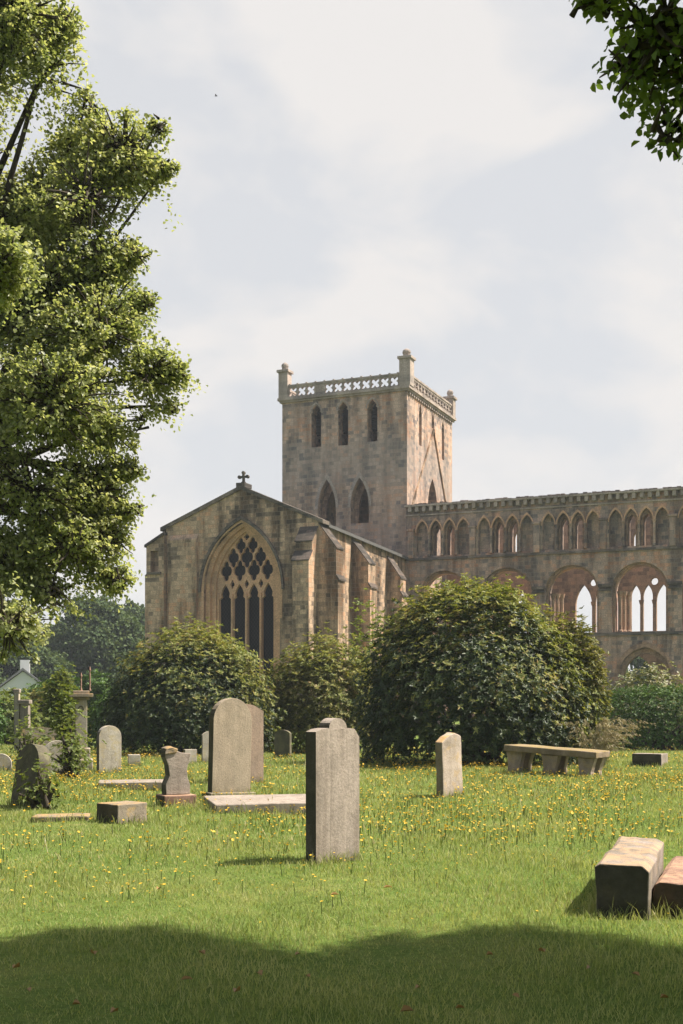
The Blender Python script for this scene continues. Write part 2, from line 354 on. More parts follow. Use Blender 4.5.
g_o = link('ground', gme, ground_mat()); tag(g_o, kind='structure')

# ------------------------------------------------------------------ the abbey (local frame: x along the facades, y away)
ANG = math.radians(22.5)
abbey = empty('abbey_church', ((407 - CX) / F * 90, 90, 0), -ANG)
tag(abbey, 'ruined sandstone abbey church with square tower, traceried transept gable and long arcaded nave wall', 'abbey')

def pointed(cx, w, z0, zs, zt, n=9):
    h = w / 2; r = max(zt - zs, h * 1.0); R = (h * h + r * r) / (2 * h); th = math.asin(min(1, r / R))
    if r > R: th = math.pi - th
    right = [(cx + h - R + R * math.cos(th * i / n), zs + R * math.sin(th * i / n)) for i in range(n + 1)]
    left = [(2 * cx - a, z) for a, z in reversed(right[:-1])]
    return [(cx - h, z0), (cx + h, z0)] + right + left
def arc_band(cx, wi, wo, zs, zti, zto, n=12, drop=0.0):
    a = pointed(cx, wo, zs - drop, zs, zto, n)[1:] + [(cx - wo / 2, zs - drop)]
    b = pointed(cx, wi, zs - drop, zs, zti, n)[1:] + [(cx - wi / 2, zs - drop)]
    return a + b[::-1]
def rect(x0, x1, z0, z1): return [(x0, z0), (x1, z0), (x1, z1), (x0, z1)]

# --- tower: walls x -10..0, y 0..10.9
TW, TD, TZ = 10.0, 10.9, 24.42
LF = [(-7.2, 20.9, 24.05), (-5.02, 20.85, 24.05), (-2.7, 20.95, 24.02)]
def lancet(cx, z0, z1, w=0.8):                        # trefoil headed slit
    zs = z1 - 0.62
    return [(cx - w/2, z0), (cx + w/2, z0), (cx + w/2, zs), (cx + w*0.36, zs + 0.08), (cx + w*0.42, zs + 0.25), (cx + w*0.24, zs + 0.42), (cx, z1),
            (cx - w*0.24, zs + 0.42), (cx - w*0.42, zs + 0.25), (cx - w*0.36, zs + 0.08), (cx - w/2, zs)]
b = B()
front_holes = [lancet(*l) for l in LF] + [pointed(-6.33, 1.45, 14.9, 16.2, 18.4), pointed(-3.7, 1.45, 15.0, 16.3, 18.35)]
b.plate(rect(-TW, 0, 0, TZ), front_holes, 0, 1.3)
side_h = [lancet(3.0, 21.0, 24.1, 0.62), lancet(6.0, 22.9, 24.1, 0.55), lancet(8.5, 20.95, 24.0, 0.62), pointed(5.9, 2.3, 13.0, 16.6, 19.0)]
b.plate(rect(1.3, TD, 0, TZ), side_h, -1.3, 0, 'x')
b.plate(rect(1.3, TD, 0, TZ), [lancet(3.0, 21.0, 24.1, 0.62), lancet(8.5, 20.95, 24.0, 0.62)], -TW, -TW + 1.3, 'x')
b.plate(rect(-TW + 1.3, -1.3, 0, TZ), [pointed(-5.2, 2.6, 14.5, 16.2, 18.6)] + [lancet(*l) for l in LF], TD - 1.3, TD)
b.box(-TW + 1.3, -1.3, 1.3, TD - 1.3, 24.0, 24.2)      # roof deck behind the parapet
b.box(-TW + 1.3, -1.3, 1.3, TD - 1.3, 19.6, 19.9)      # belfry floor
tower = b.build('tower', M['tower'], abbey)
b = B()                                                # hood mouldings and surrounds
for cx, z0, z1 in LF:
    b = B(); b.plate(arc_band(cx, 0.84, 1.06, z1 - 0.62, z1 + 0.06, z1 + 0.2), [], -0.05, 0.02); b.build('hood_mould', M['parapet'], tower)
for cx, z1 in ((-6.33, 18.4), (-3.7, 18.35)):
    b = B(); b.plate(arc_band(cx, 1.47, 1.9, 16.25, z1 + 0.02, z1 + 0.45), [], -0.05, 0.02); b.build('hood_mould', M['parapet'], tower)
b = B()                                                # stones framing the lower openings inside, warm
for cx in (-6.33, -3.7):
    b = B(); b.plate(pointed(cx, 1.5, 14.7, 16.25, 18.4), [pointed(cx + 0.12, 1.0, 14.8, 16.0, 17.7)], 0.75, 1.0); b.build('window_reveal', M['warm'], tower)
for cx, z0, z1 in LF:                                  # near-black slats added to paint the slit interiors dark as shade
    b = B()
    for i in range(9): b.box(cx - .5, cx + .5, 0.9, 0.98 + .04 * (i % 2), z1 - 0.22 * (i + 1), z1 - 0.22 * i - .03)
    b.box(cx - .5, cx + .5, 1.05, 1.1, z1 - 2.1, z1 + .1); b.build('louvre', M['louvre'], tower)
b = B()                                                # inverted V of the lost nave roof on the west face
def bar(b, p, q, w, x0, x1):
    (y0, z0), (y1, z1) = p, q; dx, dz = y1 - y0, z1 - z0; l = math.hypot(dx, dz); nx_, nz_ = -dz / l * w / 2, dx / l * w / 2
    b.plate([(y0 - nx_, z0 - nz_), (y1 - nx_, z1 - nz_), (y1 + nx_, z1 + nz_), (y0 + nx_, z0 + nz_)], [], x0, x1, 'x')
bar(b, (0.55, 15.6), (6.0, 22.8), 0.15, -0.02, 0.11); bar(b, (10.3, 15.6), (6.0, 22.85), 0.15, -0.02, 0.11)
b.build('roof_scar', M['transept'], tower)
b = B()                                                # string course under the parapet with small blocks
b.box(-TW - 0.16, 0.16, -0.16, TD + 0.16, TZ, TZ + 0.14)
b.box(-TW - 0.28, 0.28, -0.28, TD + 0.28, TZ + 0.14, TZ + 0.34)
for i in range(23):
    b.box(0.003, 0.13, 0.3 + i * 0.46, 0.5 + i * 0.46, TZ - 0.2, TZ - 0.002); 
b.build('string_course', M['parapet'], tower)
def foil(cx, cz, r, rz=None, n=24):                    # quatrefoil hole
    rz = rz or r
    return [(cx + r * (0.72 + 0.28 * abs(math.cos(2 * a))) * math.cos(a) * (1 if True else 0), cz + rz * (0.72 + 0.28 * abs(math.cos(2 * a))) * math.sin(a)) for a in [2 * math.pi * i / n + math.pi / 4 for i in range(n)]]
def xfoil(cx, cz, r, n=24):                            # four lobes set diagonally
    return [(cx + r * (0.42 + 0.62 * abs(math.sin(2 * a))) * math.cos(a), cz + r * (0.42 + 0.62 * abs(math.sin(2 * a))) * math.sin(a)) for a in [2 * math.pi * i / n for i in range(n)]]
PZ0, PZ1 = TZ + 0.34, TZ + 1.30
b = B()
def para(a0, a1, d0, d1, axis, blank=()):
    n = int(round((a1 - a0) / 0.76)); st = (a1 - a0) / n
    holes = [xfoil(a0 + (i + .5) * st, PZ0 + 0.41, 0.385) for i in range(n) if i not in blank]
    b.plate(rect(a0, a1, PZ0, PZ1 - 0.13), holes, d0, d1, axis)
    c0, c1 = d0 - 0.05, d1 + 0.05
    (b.box(a0, a1, c0, c1, PZ1 - 0.13, PZ1) if axis == 'y' else b.box(c0, c1, a0, a1, PZ1 - 0.13, PZ1))
    for i in range(n + 1):                             # little knobs along the rail
        a = min(max(a0 + i * st, a0 + 0.1), a1 - 0.1); m_ = (d0 + d1) / 2
        (b.box(a - .07, a + .07, m_ - .08, m_ + .08, PZ1, PZ1 + .09) if axis == 'y' else b.box(m_ - .08, m_ + .08, a - .07, a + .07, PZ1, PZ1 + .09))
para(-TW + 0.55, -0.6, -0.12, 0.1, 'y', (3,))
para(0.7, TD - 0.5, -0.1, 0.12, 'x')
para(0.6, TD - 0.5, -TW - 0.12, -TW + 0.1, 'x')
para(-TW + 0.55, -0.5, TD - 0.1, TD + 0.12, 'y')
b.build('parapet', M['parapet'], tower)
for px_, py_, w, h in ((-TW + 0.16, 0.16, 0.38, 1.95), (-0.1, 0.2, 0.43, 1.95), (-0.12, TD - 0.16, 0.36, 1.45), (-TW + 0.16, TD - 0.16, 0.36, 1.45)):
    b = B(); z = TZ + 0.34
    b.box(px_ - w, px_ + w, py_ - w, py_ + w, z, z + h); b.box(px_ - w - .11, px_ + w + .11, py_ - w - .11, py_ + w + .11, z + h, z + h + .2)
    b.box(px_ - w - .08, px_ + w + .08, py_ - w - .08, py_ + w + .08, z, z + .12) if False else None
    zz = z + h + .2
    b.lathe([(w * .8, zz), (w * .62, zz + .08), (w * .66, zz + .2), (w * .78, zz + .34), (w * .7, zz + .46), (w * .42, zz + .56), (0.05, zz + .62)], px_, py_, 8)
    b.build('pinnacle', M['parapet'], tower, bevel=0.02)

# --- transept: gable front y = -16.1, x -10.6..0
FY = -16.1; GA = (-5.24, 15.0)
WCX = -5.22
b = B()
gable = [(-10.6, 0), (0, 0), (0, 12.75), GA, (-10.6, 12.85)]
b.plate(gable, [pointed(WCX, 5.3, 2.0, 8.95, 12.95, 14)], FY, FY + 1.0)
b.plate([(FY + 1.0, 0), (-0.02, 0), (-0.02, 12.15), (FY + 1.0, 12.6)], [], -0.9, 0, 'x')
b.plate([(FY + 1.0, 0), (-0.02, 0), (-0.02, 12.15), (FY + 1.0, 12.6)], [], -10.6, -9.7, 'x')
b.plate([(-10.3, 0), (-8.25, 0), (-8.25, 12.05), (-10.3, 12.05)], [], FY - 0.28, FY)   # thicker wall left of the window
b.add([(-10.3, FY - .28, 12.05), (-8.25, FY - .28, 12.05), (-8.25, FY, 12.05), (-10.3, FY, 12.05), (-8.25, FY, 12.4), (-10.3, FY, 12.4)], [(0, 1, 4, 5), (1, 2, 4), (0, 5, 3), (2, 3, 5, 4), (0, 3, 2, 1)])
transept = b.build('transept', M['transept'], abbey)
b = B()                                                # coping on the gable
def slope_bar(b, p, q, w, d0, d1, lift=0.0):
    (x0, z0), (x1, z1) = p, q
    b.plate([(x0, z0 + lift), (x1, z1 + lift), (x1, z1 + w + lift), (x0, z0 + w + lift)], [], d0, d1)
slope_bar(b, (-10.95, 12.70), GA, 0.24, FY - 0.14, FY + 1.05); slope_bar(b, GA, (0.35, 12.58), 0.24, FY - 0.14, FY + 1.05)
b.box(GA[0] - .3, GA[0] + .3, FY - .1, FY + .9, GA[1] + .15, GA[1] + .42)
b.build('coping', M['weathered'], transept)
b = B(); cx_, cz_ = GA[0], GA[1] + .42                 # gable cross
yc = FY + 0.35
b.box(cx_ - .07, cx_ + .07, yc - .07, yc + .07, cz_, cz_ + .66)
b.box(cx_ - .27, cx_ + .27, yc - .06, yc + .06, cz_ + .36, cz_ + .49)
for dx, dz in ((0, .68), (-.28, .425), (.28, .425)):
    b.plate([(cx_ + dx + .11 * math.cos(a), cz_ + dz + .11 * math.sin(a)) for a in [i * math.pi / 4 + .39 for i in range(8)]], [], yc - .09, yc + .09)
b.lathe([(.2, cz_ - .02), (.15, cz_ + .1), (.08, cz_ + .16)], cx_, yc, 8)
b.build('gable_cross', M['weathered'], transept)
b = B()                                                # roof behind the gable
b.add([(-10.85, FY + 1.0, 12.55), (GA[0], FY + 1.0, 14.55), (GA[0], 0.02, 14.0), (-10.85, 0.02, 12.1), (-10.85, FY + 1.0, 12.75), (GA[0], FY + 1.0, 14.75), (GA[0], 0.02, 14.2), (-10.85, 0.02, 12.3)],
      [(0, 1, 2, 3), (4, 7, 6, 5), (0, 3, 7, 4), (0, 4, 5, 1), (2, 6, 7, 3)])
b.add([(.28, FY + 1.0, 12.5), (GA[0], FY + 1.0, 14.55), (GA[0], 0.02, 14.0), (.28, 0.02, 12.05), (.28, FY + 1.0, 12.7), (GA[0], FY + 1.0, 14.75), (GA[0], 0.02, 14.2), (.28, 0.02, 12.25)],
      [(0, 3, 2, 1), (4, 5, 6, 7), (0, 4, 7, 3), (0, 1, 5, 4), (2, 3, 7, 6)])
b.build('roof', M['slate'], transept)
# buttresses, each with stepped weathering
def buttress(pts_axis, body, slopes):
    b = B(); body(b); o = b.build('buttress', M['transept'], transept)
    for sl in slopes: b = B(); sl(b); b.build('weathering', M['cap'], o)
def front_buttress(x0, x1, proj, z_top):
    def body(b):
        b.plate([(FY, 0), (FY - proj, 0), (FY - proj, z_top - 2.1), (FY - proj * .62, z_top - 1.55), (FY - proj * .62, z_top - .9), (FY, z_top)], [], x0, x1, 'x')
    e = 0.05
    def slp(b):
        b.plate([(FY - .003, z_top), (FY - proj * .62 - e, z_top - .98), (FY - proj * .62 - e, z_top - .90), (FY - .003, z_top + .06)], [], x0 - e, x1 + e, 'x')
    def slp2(b):
        b.plate([(FY - proj * .62 - .003, z_top - 1.55), (FY - proj - e, z_top - 2.18), (FY - proj - e, z_top - 2.1), (FY - proj * .62 - .003, z_top - 1.48)], [], x0 - e, x1 + e, 'x')
    buttress(None, body, (slp, slp2))
def side_buttress(y0, y1, proj, z_top, sgn=1, xw=0.0, zd=1.5):
    def body(b):
        P_ = [(xw, 0), (xw + sgn * (proj + .12), 0), (xw + sgn * (proj + .12), 9.2), (xw + sgn * proj, 9.4), (xw + sgn * proj, z_top - zd), (xw, z_top)]
        b.plate(P_, [], y0, y1, 'y')
    e = 0.05
    def slp(b):
        b.plate([(xw + sgn * .003, z_top), (xw + sgn * (proj + e), z_top - zd - .05), (xw + sgn * (proj + e), z_top - zd + .02), (xw + sgn * .003, z_top + .07)], [], y0 - e, y1 + e)
    def slp2(b):
        b.plate([(xw + sgn * (proj + .003), 9.33), (xw + sgn * (proj + .2), 9.12), (xw + sgn * (proj + .2), 9.22), (xw + sgn * (proj + .003), 9.5)], [], y0 - e, y1 + e)
    buttress(None, body, (slp, slp2))
front_buttress(-1.15, -0.06, 1.3, 12.4)
side_buttress(FY + 0.05, FY + 1.15, 1.15, 12.6)
side_buttress(-10.7, -9.5, 1.15, 12.25)
side_buttress(-4.2, -3.1, 1.0, 11.9)
# left corner buttress with an empty niche
b = B()
P_ = [(-10.55, 0), (-11.95, 0), (-11.95, 9.9), (-11.85, 10.0), (-11.85, 11.75), (-10.55, 12.45)]
b.plate(P_, [rect(-11.55, -10.95, 10.1, 11.45)], FY - 0.35, FY + 0.1)
b.plate(P_, [], FY + 0.1, FY + 1.1)
lb = b.build('buttress', M['transept'], transept)
b = B(); b.plate([(-10.5, 12.45), (-11.95, 11.68), (-11.95, 11.84), (-10.5, 12.62)], [], FY - 0.45, FY + 1.15)
b.build('weathering', M['cap'], lb)
b = B(); b.box(-11.75, -10.75, FY - 0.5, FY - 0.352, 9.92, 10.07); b.build('niche_sill', M['weathered'], lb)

# great north window: stepped jambs, tracery, glass
win = empty('window'); win.parent = transept
b = B()
b.plate(pointed(WCX, 5.34, 1.9, 8.95, 12.98, 14), [pointed(WCX, 4.75, 2.3, 8.95, 12.72, 14)], FY + 0.28, FY + 0.62)
b.plate(pointed(WCX, 4.8, 2.2, 8.95, 12.75, 14), [pointed(WCX, 4.15, 2.5, 8.95, 12.45, 14)], FY + 0.55, FY + 0.95)
b.plate(arc_band(WCX, 5.3, 5.62, 8.95, 12.96, 13.14, 14, 2.0), [], FY - 0.02, FY + 0.2)
b.build('jamb_moulding', M['dressed'], win)
b = B(); b.plate(arc_band(WCX, 5.64, 5.92, 8.7, 13.12, 13.36, 14), [], FY - 0.16, FY + 0.05); b.build('hood_mould', M['weathered'], win)
b = B()
WL = WCX - 2.0; lw = 1.0
holes = []
for i in range(4):
    c = WL + (i + .5) * lw; h = 0.425
    top = 9.12
    s_ = top - 0.85
    holes.append([(c - h, 2.7), (c + h, 2.7), (c + h, s_), (c + h * .62, s_ + .13), (c + h * .74, s_ + .36), (c + h * .52, s_ + .62), (c, top + .1), (c - h * .52, s_ + .62), (c - h * .74, s_ + .36), (c - h * .62, s_ + .13), (c - h, s_)])
def dagger(cx, cz, r, rz, n=32):
    P_ = []
    for i in range(n):
        a = 2 * math.pi * i / n; k = 0.66 + 0.34 * abs(math.cos(2 * a)) ** .85; P_.append((cx + r * k * math.cos(a), cz + rz * k * math.sin(a)))
    return P_
for x, z, r, rz in ((-6.66, 10.05, .40, .64), (-5.72, 10.05, .43, .66), (-4.72, 10.05, .43, .66), (-3.78, 10.05, .40, .64),
                    (-6.17, 10.87, .40, .62), (-5.22, 10.87, .44, .66), (-4.27, 10.87, .40, .62), (-5.64, 11.62, .35, .50), (-4.80, 11.62, .35, .50), (-5.22, 12.15, .18, .2)):
    holes.append(dagger(x, z, r, rz))
for i in (1, 2, 3): holes.append(dagger(WL + i * lw, 9.2, .15, .27))
b.plate(pointed(WCX, 4.2, 2.4, 8.95, 12.48, 14), holes, FY + 0.72, FY + 0.94)
for i in range(5):                                     # mullion shafts standing proud
    c = WL + i * lw; c = min(max(c, WL + .03), WL + 3.97)
    b.box(c - .055, c + .055, FY + 0.62, FY + 0.718, 2.5, 8.6)
b.build('tracery', M['dressed'], win)
b = B(); b.plate(pointed(WCX, 4.3, 2.2, 8.95, 12.5, 14), [], FY + 0.98, FY + 1.0); b.build('glass', M['glass'], win)

# --- nave: wall y -0.3..1.0, x 0.1..29
NX1 = 28.5; NY = -0.3
BAY = 4.6; P0 = 0.45                                   # pilaster line of first bay
bays = [P0 + BAY * i for i in range(6)]
blind, opened, rounds, arcs = [], [], [], []
for bx in bays:
    for k, dx in enumerate((0.82, 1.85, 2.86, 3.90)):
        (opened if k in (1, 2) else blind).append(bx + dx)
    rounds.append(bx + 2.43); arcs.append(bx + 2.75)
cler = lambda c, w, zt: pointed(c, w, 12.3, 14.0, zt)
rnd_hole = lambda c, w: pointed(c, w, 6.55, 11.2 - w / 2 - (3.7 - w) / 2 * 1.0, 11.2 - (3.7 - w) / 2, 12)
b = B()
nx1 = bays[-1] + BAY
big_h = [rnd_hole(c, 3.7) for c in rounds] + [pointed(c, 3.5, 0.06, 3.45, 5.45, 12) for c in arcs]
b.plate(rect(0.02, nx1, 0, 15.856), [cler(c, .86, 14.80) for c in blind + opened] + big_h, NY, NY + 0.4)
b.plate(rect(0.02, nx1, 0, 15.856), [pointed(c, .54, 12.3, 13.9, 14.55) for c in opened] + [rnd_hole(c, 3.4) for c in rounds] + [pointed(c, 3.0, 0.06, 3.45, 5.15, 12) for c in arcs], NY + 0.4, NY + 1.3)
nave = b.build('nave', M['nave'], abbey)
b = B()
b.box(0.02, nx1, NY - .40, NY + 1.35, 15.86, 15.98); b.box(0.02, nx1, NY - .1, NY - .003, 15.22, 15.32)
for i in range(int(nx1 / 0.53)):
    b.box(.3 + i * .53, .54 + i * .53, NY - .33, NY - .003, 15.5, 15.857)
b.build('cornice', M['parapet'], nave)
b = B()                                                # rough broken wall-head above the cornice
for i in range(90):
    x = 0.1 + i * nx1 / 90; b.box(x, x + nx1 / 90 - .03, NY - .1 + rnd.uniform(-.1, .1), NY + 1.0, 15.983, 16.05 + rnd.uniform(0, .10))
b.build('wall_head', M['weathered'], nave)
b = B()
b.box(0.02, nx1, NY - .14, NY - .003, 12.0, 12.16); b.box(0.02, nx1, NY - .12, NY - .003, 6.3, 6.5)
b.build('string_course', M['weathered'], nave)
for bx in bays + [nx1 - .3]:                           # pilasters between the bays of the upper storey
    b = B(); b.box(bx - .22, bx + .22, NY - .2, NY - .003, 12.17, 14.12); b.box(bx - .3, bx + .3, NY - .27, NY - .003, 14.12, 14.3)
    b.build('pilaster', M['nave'], nave, bevel=0.03)
for bx in bays:                                        # colonnettes and little arches
    for dx in (1.335, 2.355, 3.38):
        b = B(); x = bx + dx; b.lathe([(.12, 12.3), (.12, 12.4), (.075, 12.45), (.075, 13.85), (.12, 13.92), (.16, 14.02)], x, NY - .06, 8)
        b.build('colonnette', M['nave'], nave)
b = B()
for c in blind + opened:
    b = B(); b.plate(arc_band(c, .88, 1.02, 14.02, 14.82, 15.0), [], NY - .1, NY - .003); b.build('arch_moulding', M['dressed'], nave)
b = B()
for c in opened:
    b = B(); b.plate(arc_band(c, .5, .78, 14.0, 14.5, 14.76, 9, 1.68), [], NY + 0.28, NY + 0.397); b.build('inner_arch_moulding', M['warm'], nave)
b = B()                                                # big round arch orders and arcade arches
for c in rounds:
    b = B(); b.plate(arc_band(c, 3.72, 4.05, 9.35, 11.21, 11.375, 14), [], NY - .06, NY - .003); b.build('arch_moulding', M['nave'], nave)
b = B()
for c in rounds:
    b = B(); b.plate(arc_band(c, 3.36, 3.68, 9.35, 11.03, 11.19, 14, 2.8), [], NY + .25, NY + .397); b.build('inner_arch_moulding', M['warm'], nave)
for c in arcs:
    b = B(); b.plate(arc_band(c, 3.52, 4.0, 3.45, 5.47, 5.85, 14, 3.3), [], NY - .12, NY - .003); b.plate(arc_band(c, 2.9, 3.48, 3.45, 5.05, 5.43, 14, 3.3), [], NY + .2, NY + .397); b.build('arcade_moulding', M['warm'], nave)
for c in rounds[1:]:                                   # capitals on the piers
    x = c - 1.85 - .45
    b = B(); b.box(x - .47, x + .47, NY - .22, NY + 1.0, 9.6, 9.82); b.box(x - .44, x + .44, NY - .15, NY + .9, 9.36, 9.5); b.box(x - .4, x + .4, NY - .1, NY + .9, 9.5, 9.6); b.build('capital', M['weathered'], nave, bevel=0.02)
b = B()                                                # far (south) wall of the nave, seen through the openings
FWY = 9.5
def P(px, py, yl):
    c, s = math.cos(ANG), math.sin(ANG); kx = (px - CX) / F; Cx, Cy = abbey.location.x, abbey.location.y
    D = (yl + Cx * s + Cy * c) / (kx * s + c); return ((kx * D - Cx) * c - (D - Cy) * s, EYE + (HZ - py) / F * D)
hol = []
for x0, x1, ap in ((575.3, 592, 584.5), (595.3, 606, 588), (609, 618, 593), (630.8, 640.6, 585), (642.9, 652.8, 584.5), (656.2, 670, 584)):
    a0, _ = P(x0, 600, FWY); a1, _ = P(x1, 600, FWY); z1 = P((x0 + x1) / 2, ap, FWY)[1]
    hol.append(pointed((a0 + a1) / 2, a1 - a0, 6.4, z1 - (a1 - a0) * 1.25, z1))
for c_ in (hol[4][0][0] + BAY, hol[5][0][0] + BAY, hol[0][0][0] - BAY): hol.append(pointed(c_ + .4, .8, 6.4, 9.3, 10.4))
for px_, py_ in ((593.2, 582.5), (654.4, 581.2)):
    c_, z_ = P(px_, py_, FWY); hol.append([(c_ + .27 * math.cos(i * math.pi / 8), z_ + .27 * math.sin(i * math.pi / 8)) for i in range(16)])
for px_ in (597.5, 636.5, 517):
    c_, z_ = P(px_, 532, FWY); hol.append(pointed(c_, .48, 12.6, z_ - .5, z_ + .1))
for k in range(6): hol.append(pointed(19.3 + (k - 4) * BAY, 3.0, 0.06, 3.4, 5.4))
b.plate(rect(0.02, nx1, 0, 16.2), hol, FWY, FWY + 0.5)
b.build('far_wall', M['warm'], nave)
b = B()
for px_ in (641.7, 654.6, 593.6):                      # slender shafts of the far openings
    b = B(); c_, _ = P(px_, 600, FWY); b.lathe([(.16, 6.4), (.16, 6.6), (.1, 6.7), (.1, 9.1), (.15, 9.2), (.2, 9.45)], c_, FWY - .12, 8); b.build('shaft', M['warm'], nave)
for c in rounds:                                       # clustered shafts on the left jamb of each round arch
    for dx, dy in ((-1.42, .55), (-1.2, .85), (-.95, 1.1)):
        b = B(); b.lathe([(.2, 6.51), (.2, 6.65), (.13, 6.75), (.13, 9.0), (.18, 9.1), (.24, 9.35)], c + dx, NY + dy + .15, 8); b.build('shaft', M['warm'], nave)
b = B(); b.box(0.02, nx1, NY + 1.3, NY + 4.2, 6.1, 6.45); b.build('gallery_floor', M['nave'], nave)

# ------------------------------------------------------------------ foliage tools
def unit(v): return v / np.maximum(np.linalg.norm(v, axis=-1, keepdims=True), 1e-6)
def leaf_np(P, A, Nn, Ln, Wd, rg, fold=0.18):
    n = len(P); A = unit(A); S = unit(np.cross(A, Nn)); Nn = unit(np.cross(S, A))
    Ln = np.asarray(Ln).reshape(-1, 1) * np.ones((n, 1)); Wd = np.asarray(Wd).reshape(-1, 1) * np.ones((n, 1))
    up = Nn * Wd * fold; dr = -Nn * Ln * 0.12
    V = np.stack([P, P + A * Ln * .35 + S * Wd * .5 + up, P + A * Ln * .72 + S * Wd * .36 + up * .8 + dr * .4, P + A * Ln + dr,
                  P + A * Ln * .72 - S * Wd * .36 + up * .8 + dr * .4, P + A * Ln * .35 - S * Wd * .5 + up], 1)
    i = np.arange(n)[:, None] * 6
    return V.reshape(-1, 3), np.concatenate([i + np.array([0, 1, 2, 3]), i + np.array([0, 3, 4, 5])])
def tubes_np(segs, k=5):
    """segs: list of (points (m,3), radii (m,))"""
    Vs, Fs, o = [], [], 0
    ca = np.cos(np.arange(k) * 2 * np.pi / k); sa = np.sin(np.arange(k) * 2 * np.pi / k)
    for pts, rad in segs:
        pts = np.asarray(pts, float); rad = np.asarray(rad, float); m = len(pts)
        t = unit(np.gradient(pts, axis=0)); u = unit(np.cross(t, np.array([0.31, 0.93, 0.17]))); w = np.cross(t, u)
        V = pts[:, None, :] + rad[:, None, None] * (u[:, None, :] * ca[None, :, None] + w[:, None, :] * sa[None, :, None])
        Vs.append(V.reshape(-1, 3)); j = np.arange(k)
        for r in range(m - 1): Fs.append(np.stack([o + r * k + j, o + r * k + (j + 1) % k, o + (r + 1) * k + (j + 1) % k, o + (r + 1) * k + j], 1))
        o += m * k
    return np.concatenate(Vs), np.concatenate(Fs)
def bez(p0, p1, p2, n=7):
    t = np.linspace(0, 1, n)[:, None]; return (1 - t) ** 2 * p0 + 2 * t * (1 - t) * p1 + t * t * p2

